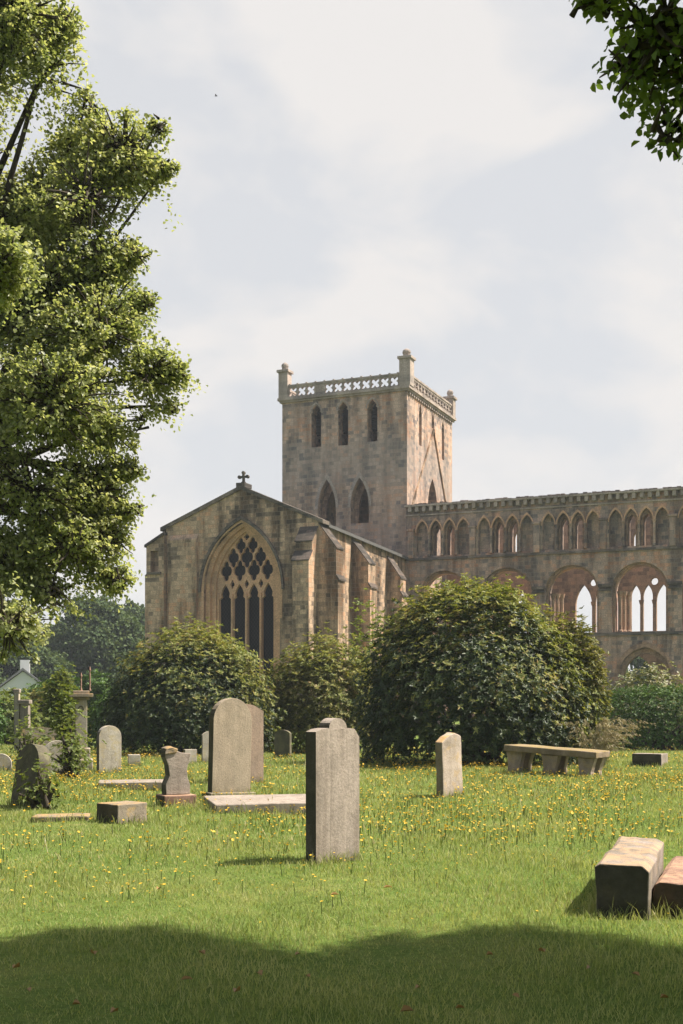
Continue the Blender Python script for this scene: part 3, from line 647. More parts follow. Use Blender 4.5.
def make_tree(name, label, base, fork, lobes, leafL, leafW, lm, bm_, tips_per=60, leaves_per=36, spread=0.24, keep=None, rg=RG, group=None, trunk_r=0.4, cat='tree', twig=True, droop=0.3, flat=0.6, limb_r=None, shell=0.45, split=0, plume=.3, outw=.0, gaps=0, limb_e=None):
    """lobes: (x,y,z,rx,ry,rz[,density]). trunk > limbs to each lobe > twigs > sprays of leaves"""
    base = np.array(base, float); fork = np.array(fork, float)
    if split:
        nl_ = []
        for lb in lobes:
            c0 = np.array(lb[:3]); r0 = np.array(lb[3:6])
            for q in range(split):
                d0 = unit(rg.normal(size=3)); k0 = rg.uniform(.38, .62)
                nl_.append((*(c0 + d0 * r0 * rg.uniform(.35, .8)), *(r0 * k0), (lb[6] if len(lb) > 6 else 1) / split * 1.25))
        lobes = nl_
    segs = [(bez(base, (base + fork) / 2 + np.array([.15, 0, 0]), fork, 6), np.linspace(trunk_r, trunk_r * .72, 6))]
    LP, LA, LN = [], [], []
    for lb in lobes:
        c = np.array(lb[:3], float); r = np.array(lb[3:6], float); den = lb[6] if len(lb) > 6 else 1.0
        h = rg.uniform(.55, 1.0); st = base + (fork - base) * h
        if len(lb) > 8: st = np.array(lb[8], float)
        mid = st * .5 + c * .5 + np.array([0, 0, -.12 * np.linalg.norm(c - st) * rg.uniform(-.3, 1)])
        limb = bez(st, mid, c, 8); lr = (limb_r or trunk_r * .42) * (.3 if len(lb) > 8 else 1)
        segs.append((limb, np.linspace(lr, limb_e or .045 * min(1.6, max(r)), 8)))
        nt_ = int(tips_per * den)
        d = unit(rg.normal(size=(nt_, 3))); rad = rg.uniform(shell, 1.0, (nt_, 1)) ** .5
        T = c + d * rad * r * (0.8 + 0.38 * rg.random((nt_, 1)) ** 2)
        if gaps:
            gq = np.sin(T[:, 0] * 2.9 + 1.7 * np.sin(T[:, 2] * 2.3)) + np.sin(T[:, 2] * 3.3 + T[:, 1] * 1.9 + 1.2 * np.sin(T[:, 0] * 2.1)) + np.sin(T[:, 1] * 2.7 - T[:, 2] * 1.1)
            k = gq + rg.normal(size=len(T)) * .5 > gaps; T = T[k]; d = d[k]
        if keep is not None:
            k = keep(T); T = T[k]; d = d[k]
        if twig:
            for q in range(0, len(T)):
                s0 = c + (T[q] - c) * rg.uniform(0, .35) + rg.normal(size=3) * .05
                m_ = (s0 + T[q]) / 2 + rg.normal(size=3) * .12 * np.linalg.norm(T[q] - s0)
                segs.append((bez(s0, m_, T[q], 4), np.array([.022, .016, .010, .005]) * (1 if leafL < .2 else 2)))
        nl = int(lb[7]) if len(lb) > 7 else leaves_per
        ow = T - (base + (fork - base) * .9); ow[:, 2] *= .55; OD = unit(unit(ow) * outw + unit(T - c) * (1 - outw))
        uu = rg.random((len(T), nl, 1)) ** 1.3
        off = rg.normal(size=(len(T), nl, 3)) * spread * np.array([1, 1, flat]) * (.35 + .9 * uu)
        sd = unit(OD + rg.normal(size=T.shape) * .38 + np.array([0, 0, .12]))
        back = -sd[:, None, :] * uu * plume * rg.uniform(.6, 1.3, (len(T), 1, 1))
        Pp = (T[:, None, :] + off + back).reshape(-1, 3)
        Aa = (OD[:, None, :] * .55 + rg.normal(size=(len(T), nl, 3)) * .7 + np.array([0, 0, -droop])).reshape(-1, 3)
        Nn = (np.array([0, 0, .95]) + OD[:, None, :] * .5 + rg.normal(size=(len(T), nl, 3)) * .5).reshape(-1, 3)
        LP.append(Pp); LA.append(Aa); LN.append(Nn)
    Pp = np.concatenate(LP); Aa = np.concatenate(LA); Nn = np.concatenate(LN)
    if keep is not None:
        k = keep(Pp); Pp, Aa, Nn = Pp[k], Aa[k], Nn[k]
    org = np.array([base[0], base[1], 0.0])
    V, Fc = leaf_np(Pp - org, Aa, Nn, leafL * rg.uniform(.7, 1.2, len(Pp)), leafW * rg.uniform(.75, 1.2, len(Pp)), rg)
    root = empty(name, tuple(org)); tag(root, label, cat, group)
    VT, FT = tubes_np([(p - org, r) for p, r in segs], 6)
    tm = np_mesh('trunk', VT, [FT]); [setattr(p, 'use_smooth', True) for p in tm.polygons]
    link('trunk', tm, bm_, root)
    link('crown', np_mesh('crown', V, [Fc]), lm, root)
    return root

def make_shrub(name, label, c, r, n_ros, per, leafL, leafW, lm, bm_, rg=RG, lump=0.16, group=None, lo=0.0, cat='shrub', up=0.55, deep=0.35, flat_top=None, box=False, extra=0.0, new_growth=None, clumps=None):
    """dome of leaf rosettes; c = ground centre, r = (rx, ry, height)"""
    c = np.array([c[0], c[1], 0.0]); rx, ry, hh = r
    z_ = rg.uniform(-.72, 1, n_ros * 2); th = rg.uniform(0, 2 * np.pi, n_ros * 2); q = np.where(z_ > 0, np.sqrt(np.maximum(0, 1 - z_ ** 2)), 1 - .22 * z_ ** 2)
    d = np.stack([q * np.cos(th), q * np.sin(th), z_], 1)[:n_ros]
    ph = rg.uniform(0, 6.28, (7, 2)); fr = rg.normal(size=(7, 3)) * 3.2
    lum = sum(np.sin(d @ fr[i] + ph[i, 0]) for i in range(7)) / 7 * 1.6 + np.sin(d[:, 0] * 17 + 3 * np.sin(d[:, 2] * 9)) * np.sin(d[:, 2] * 15 + ph[0, 0]) * np.sin(d[:, 1] * 16 + 1) * .7
    k = 1 + lump * lum
    depth = 1 - deep * rg.random(n_ros) ** 1.7
    if box:
        e = np.max(np.abs(d), 1, keepdims=True); e = .45 * e + .55
        d2 = d / e
    else: d2 = d
    Pz = hh * .42 + d2[:, 2] * hh * .58 * k * depth
    P_ = np.stack([d2[:, 0] * rx * k * depth, d2[:, 1] * ry * k * depth, Pz], 1)
    if clumps:                                       # several domes grown together
        cl = np.array(clumps); w_ = cl[:, 2] ** 2; ci = rg.choice(len(cl), n_ros, p=w_ / w_.sum())
        sc_ = cl[ci][:, 2:3]; hs = cl[ci][:, 3]
        P_ = np.stack([P_[:, 0] * sc_[:, 0] + cl[ci][:, 0] * rx, P_[:, 1] * sc_[:, 0] + cl[ci][:, 1] * ry, P_[:, 2] * hs], 1)
        inside = np.zeros(n_ros, bool)
        for j in range(len(cl)):
            q_ = ((P_[:, 0] - cl[j, 0] * rx) / (rx * cl[j, 2])) ** 2 + ((P_[:, 1] - cl[j, 1] * ry) / (ry * cl[j, 2])) ** 2 + (np.maximum(P_[:, 2] - hh * cl[j, 3] * .42, 0) / (hh * cl[j, 3] * .58)) ** 2
            inside |= (q_ < .55) & (ci != j)
        P_ = P_[~inside]; d = d[~inside]; n_ros = len(P_)
    P_ += rg.normal(size=P_.shape) * .05
    stray = rg.random(n_ros) < extra
    P_[stray] += d[stray] * rg.uniform(.05, .3, (stray.sum(), 1)) * min(rx, hh) * .35
    P_ = P_[P_[:, 2] > lo + .04]
    dd = unit(P_ - np.array([0, 0, hh * .3])); n = len(P_)
    ax = unit(dd * .7 + np.array([0, 0, up]) + rg.normal(size=(n, 3)) * .28)
    t1 = unit(np.cross(ax, rg.normal(size=(n, 3)))); t2 = np.cross(ax, t1)
    a = (np.arange(per) * 2 * np.pi / per)[None, :] + rg.uniform(0, 6.28, (n, per)) * .25
    A = (t1[:, None, :] * np.cos(a)[..., None] + t2[:, None, :] * np.sin(a)[..., None]) * .9 + ax[:, None, :] * rg.uniform(.0, .75, (n, per, 1))
    Nn = ax[:, None, :] * .9 - (t1[:, None, :] * np.cos(a)[..., None] + t2[:, None, :] * np.sin(a)[..., None]) * .35 + rg.normal(size=(n, per, 3)) * .15
    Pp = (P_[:, None, :] + np.zeros((1, per, 1))).reshape(-1, 3)
    Ls, Ws = leafL * rg.uniform(.65, 1.2, n * per), leafW * rg.uniform(.7, 1.2, n * per); Af, Nf = A.reshape(-1, 3), Nn.reshape(-1, 3)
    if new_growth is not None:                      # new shoots on top and sun side, their pale colour also painting sunlight
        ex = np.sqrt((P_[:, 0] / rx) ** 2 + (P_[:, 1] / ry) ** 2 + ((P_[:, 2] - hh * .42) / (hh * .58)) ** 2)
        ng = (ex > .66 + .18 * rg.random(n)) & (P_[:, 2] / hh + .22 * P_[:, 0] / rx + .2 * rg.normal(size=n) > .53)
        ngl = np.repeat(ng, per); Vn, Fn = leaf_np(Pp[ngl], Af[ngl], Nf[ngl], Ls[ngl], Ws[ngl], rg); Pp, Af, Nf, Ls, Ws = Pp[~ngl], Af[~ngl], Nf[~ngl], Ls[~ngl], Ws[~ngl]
    V, Fc = leaf_np(Pp, Af, Nf, Ls, Ws, rg)
    root = empty(name, tuple(c)); tag(root, label, cat, group)
    segs = []
    for i in range(26):
        e = P_[rg.integers(0, n)] * .8; s0 = rg.normal(size=3) * np.array([.15 * rx, .15 * ry, 0]); s0[2] = 0
        segs.append((bez(s0, (s0 + e) / 2 + np.array([0, 0, .1 * hh]), e, 6), np.linspace(.05, .012, 6)))
    VT, FT = tubes_np(segs, 5)
    link('stems', np_mesh('stems', VT, [FT]), bm_, root)
    link('foliage', np_mesh('foliage', V, [Fc]), lm, root)
    if new_growth is not None: link('new_growth', np_mesh('new_growth', Vn, [Fn]), new_growth, root)
    return root

BARK = bark_mat('dark_bark', (0.028, 0.022, 0.016), (0.075, 0.06, 0.045))
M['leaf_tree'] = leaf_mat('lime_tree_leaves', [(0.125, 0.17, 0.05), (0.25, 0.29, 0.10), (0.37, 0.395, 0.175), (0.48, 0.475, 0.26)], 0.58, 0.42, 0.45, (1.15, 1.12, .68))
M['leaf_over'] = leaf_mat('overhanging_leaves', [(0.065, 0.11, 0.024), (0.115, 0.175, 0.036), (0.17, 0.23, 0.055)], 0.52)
M['rhodo'] = leaf_mat('rhododendron_leaves', [(0.014, 0.028, 0.009), (0.026, 0.045, 0.013), (0.048, 0.07, 0.018), (0.085, 0.10, 0.026)], 0.18, 0.45, 0.3)
M['new_growth'] = leaf_mat('rhododendron_lit_shoots', [(0.065, 0.10, 0.022), (0.135, 0.17, 0.042), (0.235, 0.25, 0.075), (0.34, 0.325, 0.12), (0.30, 0.20, 0.09)], 0.34, 0.5, 0.25)
M['rhodo_b'] = leaf_mat('paler_shrub_leaves', [(0.045, 0.065, 0.015), (0.10, 0.115, 0.028), (0.20, 0.19, 0.055), (0.30, 0.26, 0.095)], 0.3, 0.5, 0.25)
M['hedge'] = leaf_mat('clipped_hedge_leaves', [(0.026, 0.055, 0.011), (0.048, 0.10, 0.017), (0.085, 0.155, 0.026), (0.13, 0.20, 0.04)], 0.25)
M['far'] = leaf_mat('far_tree_leaves', [(0.045, 0.075, 0.03), (0.075, 0.11, 0.045), (0.12, 0.15, 0.06)], 0.25, 0.7, 0.1)
M['fresh'] = leaf_mat('fresh_green_leaves', [(0.08, 0.12, 0.024), (0.15, 0.19, 0.042), (0.24, 0.26, 0.08)], 0.42)
M['white_bloom'] = leaf_mat('white_flowering_leaves', [(0.06, 0.09, 0.02), (0.11, 0.14, 0.035), (0.20, 0.20, 0.09), (0.36, 0.34, 0.24), (0.52, 0.48, 0.38)], 0.25)

# --- the big tree at the left edge
def lobe(px, py, D, rp, dy=None, den=1.0, flat=.9):
    c = at(px - 5, py, D); r = rp * 1.08 / F * D; return (c.x, c.y, c.z, r, (dy or r), r * flat, den)
LT = [lobe(15, 15, 17, 62, None, 1.1), lobe(45, 75, 17.5, 42), lobe(-50, 60, 18, 90, None, 1.4),
      lobe(128, 150, 18, 46, None, 1.1), lobe(92, 195, 17.5, 50), lobe(40, 205, 18.5, 58), lobe(-40, 180, 18, 80, None, 1.3),
      lobe(110, 262, 18, 40, None, .8), lobe(45, 300, 18, 66, None, 1.2), lobe(105, 330, 17.5, 56, None, 1.1), lobe(152, 375, 18, 38, None, .9), lobe(-40, 320, 18.5, 85, None, 1.4),
      lobe(60, 400, 17, 66, None, 1.2), lobe(108, 425, 18.5, 40, None, .7), lobe(95, 490, 18, 46, None, .8), lobe(35, 490, 17.5, 62, None, 1.1), lobe(-45, 470, 18, 90, None, 1.4),
      lobe(75, 548, 17.5, 40, None, .55), lobe(110, 535, 18, 32, None, .5), lobe(20, 560, 18, 50, None, .9), lobe(12, 625, 17, 46, None, .8), lobe(-40, 610, 18, 70, None, 1.1),
      lobe(8, 262, 13.5, 40, None, .5),
      lobe(70, 20, 17.5, 22, None, .25), lobe(92, 105, 18, 20, None, .2), lobe(165, 125, 18, 16, None, .18), lobe(172, 165, 18, 14, None, .15), lobe(80, 140, 18.5, 26, None, .25), lobe(140, 255, 18, 18, None, .2), lobe(185, 372, 18, 14, None, .16), lobe(178, 405, 18, 13, None, .12), lobe(150, 420, 18, 18, None, .2), lobe(138, 470, 18, 18, None, .2), lobe(138, 510, 18, 16, None, .2), lobe(120, 580, 18, 18, None, .2), lobe(58, 590, 17.5, 24, None, .3), lobe(150, 300, 18, 15, None, .15)]
for q in range(16):                                    # the rest of the crown, beyond the picture
    an = rnd.uniform(0, 6.28); LT.append((-9.2 + 3.6 * math.cos(an) - 1, 20.5 + 3.4 * math.sin(an), rnd.uniform(5, 13.5), 1.5, 1.5, 1.3, .5))
make_tree('lime_tree', 'tall leafy tree filling the left edge, its sunlit branches reaching over the graves', (-7.2, 19.6, 0), (-6.7, 19.2, 7.0), LT, .064, .05, M['leaf_tree'], BARK, tips_per=180, leaves_per=50, spread=.085, trunk_r=.48, limb_r=.11, plume=.75, shell=.02, flat=.7, outw=.7, gaps=-.85)

# --- the overhanging tree at the right, which shades the lawn in front
EDGE = ((-60, 560), (0, 574), (10, 582), (22, 606), (40, 616), (58, 604), (84, 588), (92, 612), (108, 622), (128, 650), (138, 644), (156, 656), (168, 683))
def keep_right(P_):
    px = CX + P_[:, 0] / np.maximum(P_[:, 1], .01) * F; py = HZ - (P_[:, 2] - EYE) / np.maximum(P_[:, 1], .01) * F
    lim = np.interp(py, [e[0] for e in EDGE], [e[1] for e in EDGE])
    inside = (P_[:, 1] > .1) & (py > -70) & (py < 1090) & (px > -40) & (px < 720)
    ok = (py < 168) & (px > lim + RG.normal(size=len(px)) * 5)
    ok &= RG.random(len(px)) < .6
    return (~inside) | ok
RT = [lobe(660, 30, 8.0, 62, .6, 1.3), lobe(640, 62, 8.3, 42, .5, .8), lobe(672, 128, 8.0, 30, .4, .5), lobe(705, 80, 8.2, 60, .5, 1.1), lobe(605, 8, 8.2, 34, .4, .8), lobe(592, 4, 8.1, 24, .3, .5)]
HUB = (3.5, 7.3, 6.75)
RT = [(*q_, 20, HUB) for q_ in RT]
RT += [(*HUB, .9, .7, .6, .7), (4.6, 6.7, 6.9, 1.1, .9, .8, .9), (5.8, 5.9, 6.9, 1.2, 1.1, .9, .9), (3.0, 8.0, 6.0, .55, .5, .55, .5), (4.0, 7.6, 6.0, .8, .7, .6, .7), (5.2, 6.9, 5.9, .9, .8, .7, .7)]
for q in range(64):
    xg = rnd.uniform(-4.5, 5.5); zz = rnd.uniform(7.6, 9.4); RT.append((xg + zz / math.tan(SUN_EL), 8.55 + .5 * math.cos((xg - 1.2) * 2.3) + rnd.uniform(-.95, -.4), zz, .62, .6, .5, .36, 76, (4.8, 5.2, 8.0)))
for q in range(80):
    RT.append((rnd.uniform(1.6, 12.6), rnd.uniform(-1.5, 6.7), rnd.uniform(7.3, 10.4), 1.35, 1.25, .9, .9))
for q in range(60):
    RT.append((rnd.uniform(3.5, 12.5), rnd.uniform(4.0, 6.8), rnd.uniform(7.5, 9.8), 1.35, 1.25, .9, .9))
for q in range(46):  # unseen crown lobes behind the camera, added to block sky light
    RT.append((rnd.uniform(-6, 9), rnd.uniform(-10, -0.5), rnd.uniform(6.8, 10.8), 1.7, 1.7, 1.1, .8))
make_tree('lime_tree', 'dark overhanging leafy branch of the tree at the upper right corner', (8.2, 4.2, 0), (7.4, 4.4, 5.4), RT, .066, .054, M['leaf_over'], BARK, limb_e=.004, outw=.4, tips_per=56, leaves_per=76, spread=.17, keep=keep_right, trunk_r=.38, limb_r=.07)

# --- shrubs between the graves and the church
SH = 'rhododendron bushes before the church'
x, y = (474 - CX) / F * 33.5, 33.5
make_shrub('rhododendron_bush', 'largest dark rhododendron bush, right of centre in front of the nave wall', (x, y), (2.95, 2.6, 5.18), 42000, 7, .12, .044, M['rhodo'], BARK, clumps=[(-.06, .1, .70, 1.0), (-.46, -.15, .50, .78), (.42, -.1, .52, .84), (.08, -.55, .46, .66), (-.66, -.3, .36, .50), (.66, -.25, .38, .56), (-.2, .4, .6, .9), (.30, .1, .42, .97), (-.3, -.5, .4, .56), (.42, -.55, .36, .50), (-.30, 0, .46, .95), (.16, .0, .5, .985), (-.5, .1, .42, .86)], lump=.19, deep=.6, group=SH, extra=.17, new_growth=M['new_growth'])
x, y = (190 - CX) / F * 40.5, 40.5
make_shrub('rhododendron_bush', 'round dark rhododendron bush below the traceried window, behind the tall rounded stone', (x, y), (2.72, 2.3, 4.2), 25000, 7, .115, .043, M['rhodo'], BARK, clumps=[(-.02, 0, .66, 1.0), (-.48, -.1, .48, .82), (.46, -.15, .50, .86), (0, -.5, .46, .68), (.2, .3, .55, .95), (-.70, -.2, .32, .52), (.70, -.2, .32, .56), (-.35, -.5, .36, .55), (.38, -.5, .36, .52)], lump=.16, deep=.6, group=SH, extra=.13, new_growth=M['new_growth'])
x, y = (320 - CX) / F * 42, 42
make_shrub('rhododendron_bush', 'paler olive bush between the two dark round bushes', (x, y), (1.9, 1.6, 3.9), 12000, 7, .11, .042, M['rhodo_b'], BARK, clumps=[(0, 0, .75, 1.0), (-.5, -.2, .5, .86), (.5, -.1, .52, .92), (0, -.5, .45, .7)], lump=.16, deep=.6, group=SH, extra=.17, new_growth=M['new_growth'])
x, y = (566 - CX) / F * 33.8, 33.8
make_shrub('tall_shrub', 'light yellow green shrub leaning out at the right side of the largest bush', (x, y), (1.15, 1.1, 4.0), 4200, 7, .12, .046, M['rhodo_b'], BARK, lump=.2, deep=.5, extra=.12)
x, y = (372 - CX) / F * 48, 48
make_shrub('tall_shrub', 'loose pale sapling growing against the sunlit transept side wall', (x, y), (1.0, .9, 5.5), 800, 6, .16, .07, M['fresh'], BARK, lump=.3, deep=.8, extra=.15)
x, y = (650 - CX) / F * 42, 43.5
make_shrub('clipped_hedge', 'clipped dark green hedge at the right edge behind the low box stone', (x + .75, y), (2.75, 1.1, 2.25), 5600, 7, .085, .04, M['hedge'], BARK, lump=.03, deep=.3, box=True, cat='hedge')
x, y = (648 - CX) / F * 48, 48.5
make_shrub('flowering_shrub', 'white blooming shrub showing above the clipped hedge', (x, y), (1.9, 1.2, 3.05), 1500, 7, .14, .065, M['white_bloom'], BARK, lump=.22, deep=.5, extra=.1)
x, y = (118 - CX) / F * 44, 44
make_shrub('clipped_hedge', 'low dark bush behind the pale rounded stone at left', (x, y), (1.15, 1.0, 2.15), 1700, 7, .10, .045, M['hedge'], BARK, lump=.08, deep=.35, cat='hedge')

# --- background trees and undergrowth
def bg_tree(px, D, wpx, ytop, label, seed, lm='far', name='broadleaf_tree', group='trees beyond the churchyard', n=16, tips=44, lv=40):
    rg = np.random.default_rng(seed); cx_ = (px - CX) / F * D; R = wpx / F * D / 2; top = EYE + (HZ - ytop) / F * D
    lo = []
    for i in range(n):
        an = rg.uniform(0, 6.28); h = rg.uniform(.22, .92); w = R * (1 - .75 * abs(h - .5)) * rg.uniform(.3, .85)
        lo.append((cx_ + math.cos(an) * w, D + math.sin(an) * w, top * h - .1 * R, R * .42, R * .42, top * .15, 1))
    lo.append((cx_, D, top * .86, R * .5, R * .5, top * .14, 1))
    ls = .0030 * D
    return make_tree(name, label, (cx_, D, 0), (cx_, D, top * .45), lo, ls, ls * .8, M[lm], BARK, tips_per=tips, leaves_per=lv, spread=R * .13, rg=rg, group=group, trunk_r=.3, twig=False)
bg_tree(96, 120, 96, 594, 'rounded blue green tree just left of the church buttress', 1, n=22)
bg_tree(138, 150, 40, 606, 'dim tree top touching the left corner of the church', 2)
bg_tree(62, 130, 60, 622, 'lower distant tree between the leafy edge tree and the rounded tree', 3)
bg_tree(14, 110, 90, 622, 'distant dark tree behind the white house', 4)
bg_tree(655, 125, 60, 640, 'distant tree glimpsed through the nave arch', 5)
for i_, (px_, D_, yt_) in enumerate(((400, 150, 664), (470, 140, 660), (540, 150, 655), (590, 160, 650), (700, 140, 655))):
    bg_tree(px_, D_, 100, yt_, ('distant tree behind the tower and nave, seen only through the arches', 'distant tree behind the largest bush and nave', 'distant tree behind the middle of the nave wall', 'distant tree behind the second round arch', 'distant tree past the right edge of the nave')[i_], 20 + i_, n=8)
bg_tree(-40, 100, 90, 630, 'distant dark tree past the left edge of the picture', 6)
UG = 'shrubs along the churchyard edge'
for i, (px, D, wpx, yt, lm, lab) in enumerate((
        (52, 52, 70, 690, 'rhodo_b', 'loose green shrub behind the weathered monument with finials'),
        (8, 50, 60, 688, 'fresh', 'bright shrub at the left edge behind the gate pillars'),
        (92, 60, 60, 676, 'hedge', 'dark shrub mass below the rounded blue green tree'),
        (140, 58, 60, 690, 'hedge', 'dark shrub behind the round rhododendron bush'),
        (45, 70, 60, 680, 'hedge', 'taller dark shrub in front of the white house'),
        (262, 52, 46, 706, 'rhodo_b', 'small olive shrub at the foot of the church wall'),
        (60, 40, 34, 676, 'fresh', 'slender bright sapling left of the monument with finials'),
        (-30, 46, 60, 680, 'hedge', 'dark shrub past the left edge of the picture'))):
    w = wpx / F * D / 2; h = EYE + (HZ - yt) / F * D
    make_shrub('edge_shrub', lab, ((px - CX) / F * D, D), (w, w * .8, h), 1300, 7, .0032 * D, .0014 * D, M[lm], BARK, lump=.24, deep=.5, group=UG, extra=.12)

# ------------------------------------------------------------------ white house far left
M['render_white'] = plain('white_render', (0.62, 0.62, 0.60), .8, .2, .06, 3); M['house_slate'] = plain('grey_slate', (0.16, 0.16, 0.165), .7, .3, .25, 8); M['dark_pane'] = plain('dark_window', (0.03, 0.035, 0.04), .3, .5, .1)
D = 92; hc = at(24, 690, D)
house = empty('white_house', (hc.x, D, -.5), math.radians(12)); tag(house, 'white gabled house half hidden by shrubs at the far left', 'house')
b = B(); b.plate([(-1.9, 0), (1.9, 0), (1.9, 3.1), (0, 4.55), (-1.9, 3.1)], [rect(-.9, -.3, 1.6, 2.7), rect(.4, 1.0, 1.6, 2.7)], -2, -1.75); b.box(-1.9, 1.9, -1.75, 3, 0, 3.1); b.build('wall', M['render_white'], house)
b = B()
for s in (-1, 1): b.add([(0, -2.2, 4.62), (s * 2.15, -2.2, 2.98), (s * 2.15, 3.1, 2.98), (0, 3.1, 4.62), (0, -2.2, 4.8), (s * 2.15, -2.2, 3.12), (s * 2.15, 3.1, 3.12), (0, 3.1, 4.8)], [(0, 1, 2, 3), (4, 7, 6, 5), (0, 4, 5, 1), (1, 5, 6, 2), (2, 6, 7, 3)])
rf = b.build('roof', M['house_slate'], house)
b = B(); b.box(-.35, .35, 1.6, 2.3, 4.3, 5.5); b.build('chimney', M['render_white'], rf)
for x0 in (-.9, .4):
    b = B(); b.box(x0, x0 + .6, -1.9, -1.86, 1.6, 2.7); b.build('window', M['dark_pane'], house)

# ------------------------------------------------------------------ gravestones
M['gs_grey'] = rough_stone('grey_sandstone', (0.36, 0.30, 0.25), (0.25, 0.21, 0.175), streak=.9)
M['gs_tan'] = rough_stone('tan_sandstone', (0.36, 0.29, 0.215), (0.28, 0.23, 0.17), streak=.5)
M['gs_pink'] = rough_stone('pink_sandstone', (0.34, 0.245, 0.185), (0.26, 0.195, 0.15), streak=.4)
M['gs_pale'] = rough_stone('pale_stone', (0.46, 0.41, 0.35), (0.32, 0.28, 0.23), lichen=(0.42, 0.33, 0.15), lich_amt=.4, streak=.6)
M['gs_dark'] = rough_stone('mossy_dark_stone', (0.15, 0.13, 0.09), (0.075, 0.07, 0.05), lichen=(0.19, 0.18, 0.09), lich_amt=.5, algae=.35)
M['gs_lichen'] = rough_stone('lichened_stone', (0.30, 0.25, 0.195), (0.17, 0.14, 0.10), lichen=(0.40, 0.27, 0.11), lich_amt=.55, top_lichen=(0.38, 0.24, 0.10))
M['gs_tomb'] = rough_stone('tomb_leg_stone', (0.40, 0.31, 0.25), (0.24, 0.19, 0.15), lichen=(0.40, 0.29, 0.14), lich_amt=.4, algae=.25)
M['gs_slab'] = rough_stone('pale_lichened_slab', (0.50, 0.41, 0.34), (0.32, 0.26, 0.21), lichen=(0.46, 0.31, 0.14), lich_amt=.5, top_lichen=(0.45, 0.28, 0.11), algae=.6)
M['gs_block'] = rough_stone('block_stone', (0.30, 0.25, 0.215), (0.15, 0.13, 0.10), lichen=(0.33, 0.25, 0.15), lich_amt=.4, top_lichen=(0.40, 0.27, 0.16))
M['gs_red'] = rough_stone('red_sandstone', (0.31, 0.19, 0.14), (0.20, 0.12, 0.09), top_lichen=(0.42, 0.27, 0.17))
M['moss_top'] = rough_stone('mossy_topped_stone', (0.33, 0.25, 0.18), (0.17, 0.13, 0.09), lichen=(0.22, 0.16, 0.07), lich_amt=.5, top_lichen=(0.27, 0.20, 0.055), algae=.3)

def round_top(w, h, rise, n=14, shoulder=0.0):
    P_ = [(-w / 2, -.15), (w / 2, -.15)]
    h0 = h - rise; ww = w / 2 - shoulder
    if shoulder: P_ += [(w / 2, h0 - .02), (ww, h0)]
    R = (ww * ww + rise * rise) / (2 * rise); th = math.asin(min(1, ww / R))
    if rise > ww: th = math.pi - th
    for i in range(n + 1):
        a = math.pi / 2 - th + 2 * th * i / n; P_.append((R * math.cos(a), h - R + R * math.sin(a)))
    if shoulder: P_ += [(-ww, h0), (-w / 2, h0 - .02)]
    return P_
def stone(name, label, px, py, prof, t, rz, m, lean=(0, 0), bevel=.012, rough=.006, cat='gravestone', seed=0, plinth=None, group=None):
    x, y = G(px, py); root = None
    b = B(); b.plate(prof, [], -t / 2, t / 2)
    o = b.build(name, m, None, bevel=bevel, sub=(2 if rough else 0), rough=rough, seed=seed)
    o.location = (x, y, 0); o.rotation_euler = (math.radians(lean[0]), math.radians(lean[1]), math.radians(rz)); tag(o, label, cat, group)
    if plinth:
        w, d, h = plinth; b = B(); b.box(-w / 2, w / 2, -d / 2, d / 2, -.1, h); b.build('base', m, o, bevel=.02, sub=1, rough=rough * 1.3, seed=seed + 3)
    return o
# central slab: square shoulders and a raised half-round head
cp = [(-.335, -.2), (.335, -.2), (.335, 1.27), (.26, 1.355), (.135, 1.37)]
cp += [(.135 * math.cos(a), 1.37 + .10 * math.sin(a)) for a in [math.pi * i / 12 for i in range(0, 13)]]
cp += [(-.26, 1.36), (-.335, 1.335)]
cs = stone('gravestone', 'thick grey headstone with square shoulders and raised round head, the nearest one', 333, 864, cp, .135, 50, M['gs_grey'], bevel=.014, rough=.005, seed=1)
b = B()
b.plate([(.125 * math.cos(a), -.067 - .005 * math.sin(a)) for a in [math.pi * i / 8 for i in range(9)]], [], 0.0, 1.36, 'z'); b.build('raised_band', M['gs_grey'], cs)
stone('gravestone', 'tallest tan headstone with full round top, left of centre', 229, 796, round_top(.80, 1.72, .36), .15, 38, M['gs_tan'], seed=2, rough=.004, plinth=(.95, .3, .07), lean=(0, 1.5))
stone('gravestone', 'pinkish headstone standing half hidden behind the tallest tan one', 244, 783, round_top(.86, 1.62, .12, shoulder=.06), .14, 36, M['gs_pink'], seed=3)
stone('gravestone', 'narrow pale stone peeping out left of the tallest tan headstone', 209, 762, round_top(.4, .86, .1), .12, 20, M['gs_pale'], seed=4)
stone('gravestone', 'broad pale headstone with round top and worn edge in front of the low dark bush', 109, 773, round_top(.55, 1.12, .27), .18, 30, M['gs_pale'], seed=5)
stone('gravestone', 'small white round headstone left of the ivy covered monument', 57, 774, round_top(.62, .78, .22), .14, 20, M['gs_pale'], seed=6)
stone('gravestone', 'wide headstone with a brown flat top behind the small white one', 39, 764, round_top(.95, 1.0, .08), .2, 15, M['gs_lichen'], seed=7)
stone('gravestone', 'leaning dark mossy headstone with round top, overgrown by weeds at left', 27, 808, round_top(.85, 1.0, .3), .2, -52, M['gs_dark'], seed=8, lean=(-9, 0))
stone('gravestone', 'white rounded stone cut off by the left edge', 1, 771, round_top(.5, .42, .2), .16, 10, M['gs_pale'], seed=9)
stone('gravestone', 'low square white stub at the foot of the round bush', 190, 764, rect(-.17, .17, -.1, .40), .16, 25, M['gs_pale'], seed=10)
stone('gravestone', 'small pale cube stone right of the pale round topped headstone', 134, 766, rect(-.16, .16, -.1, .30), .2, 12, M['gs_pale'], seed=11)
stone('gravestone', 'dark stone in shade under the paler olive bush', 283, 758, round_top(.5, .85, .1), .15, -20, M['gs_dark'], seed=12)
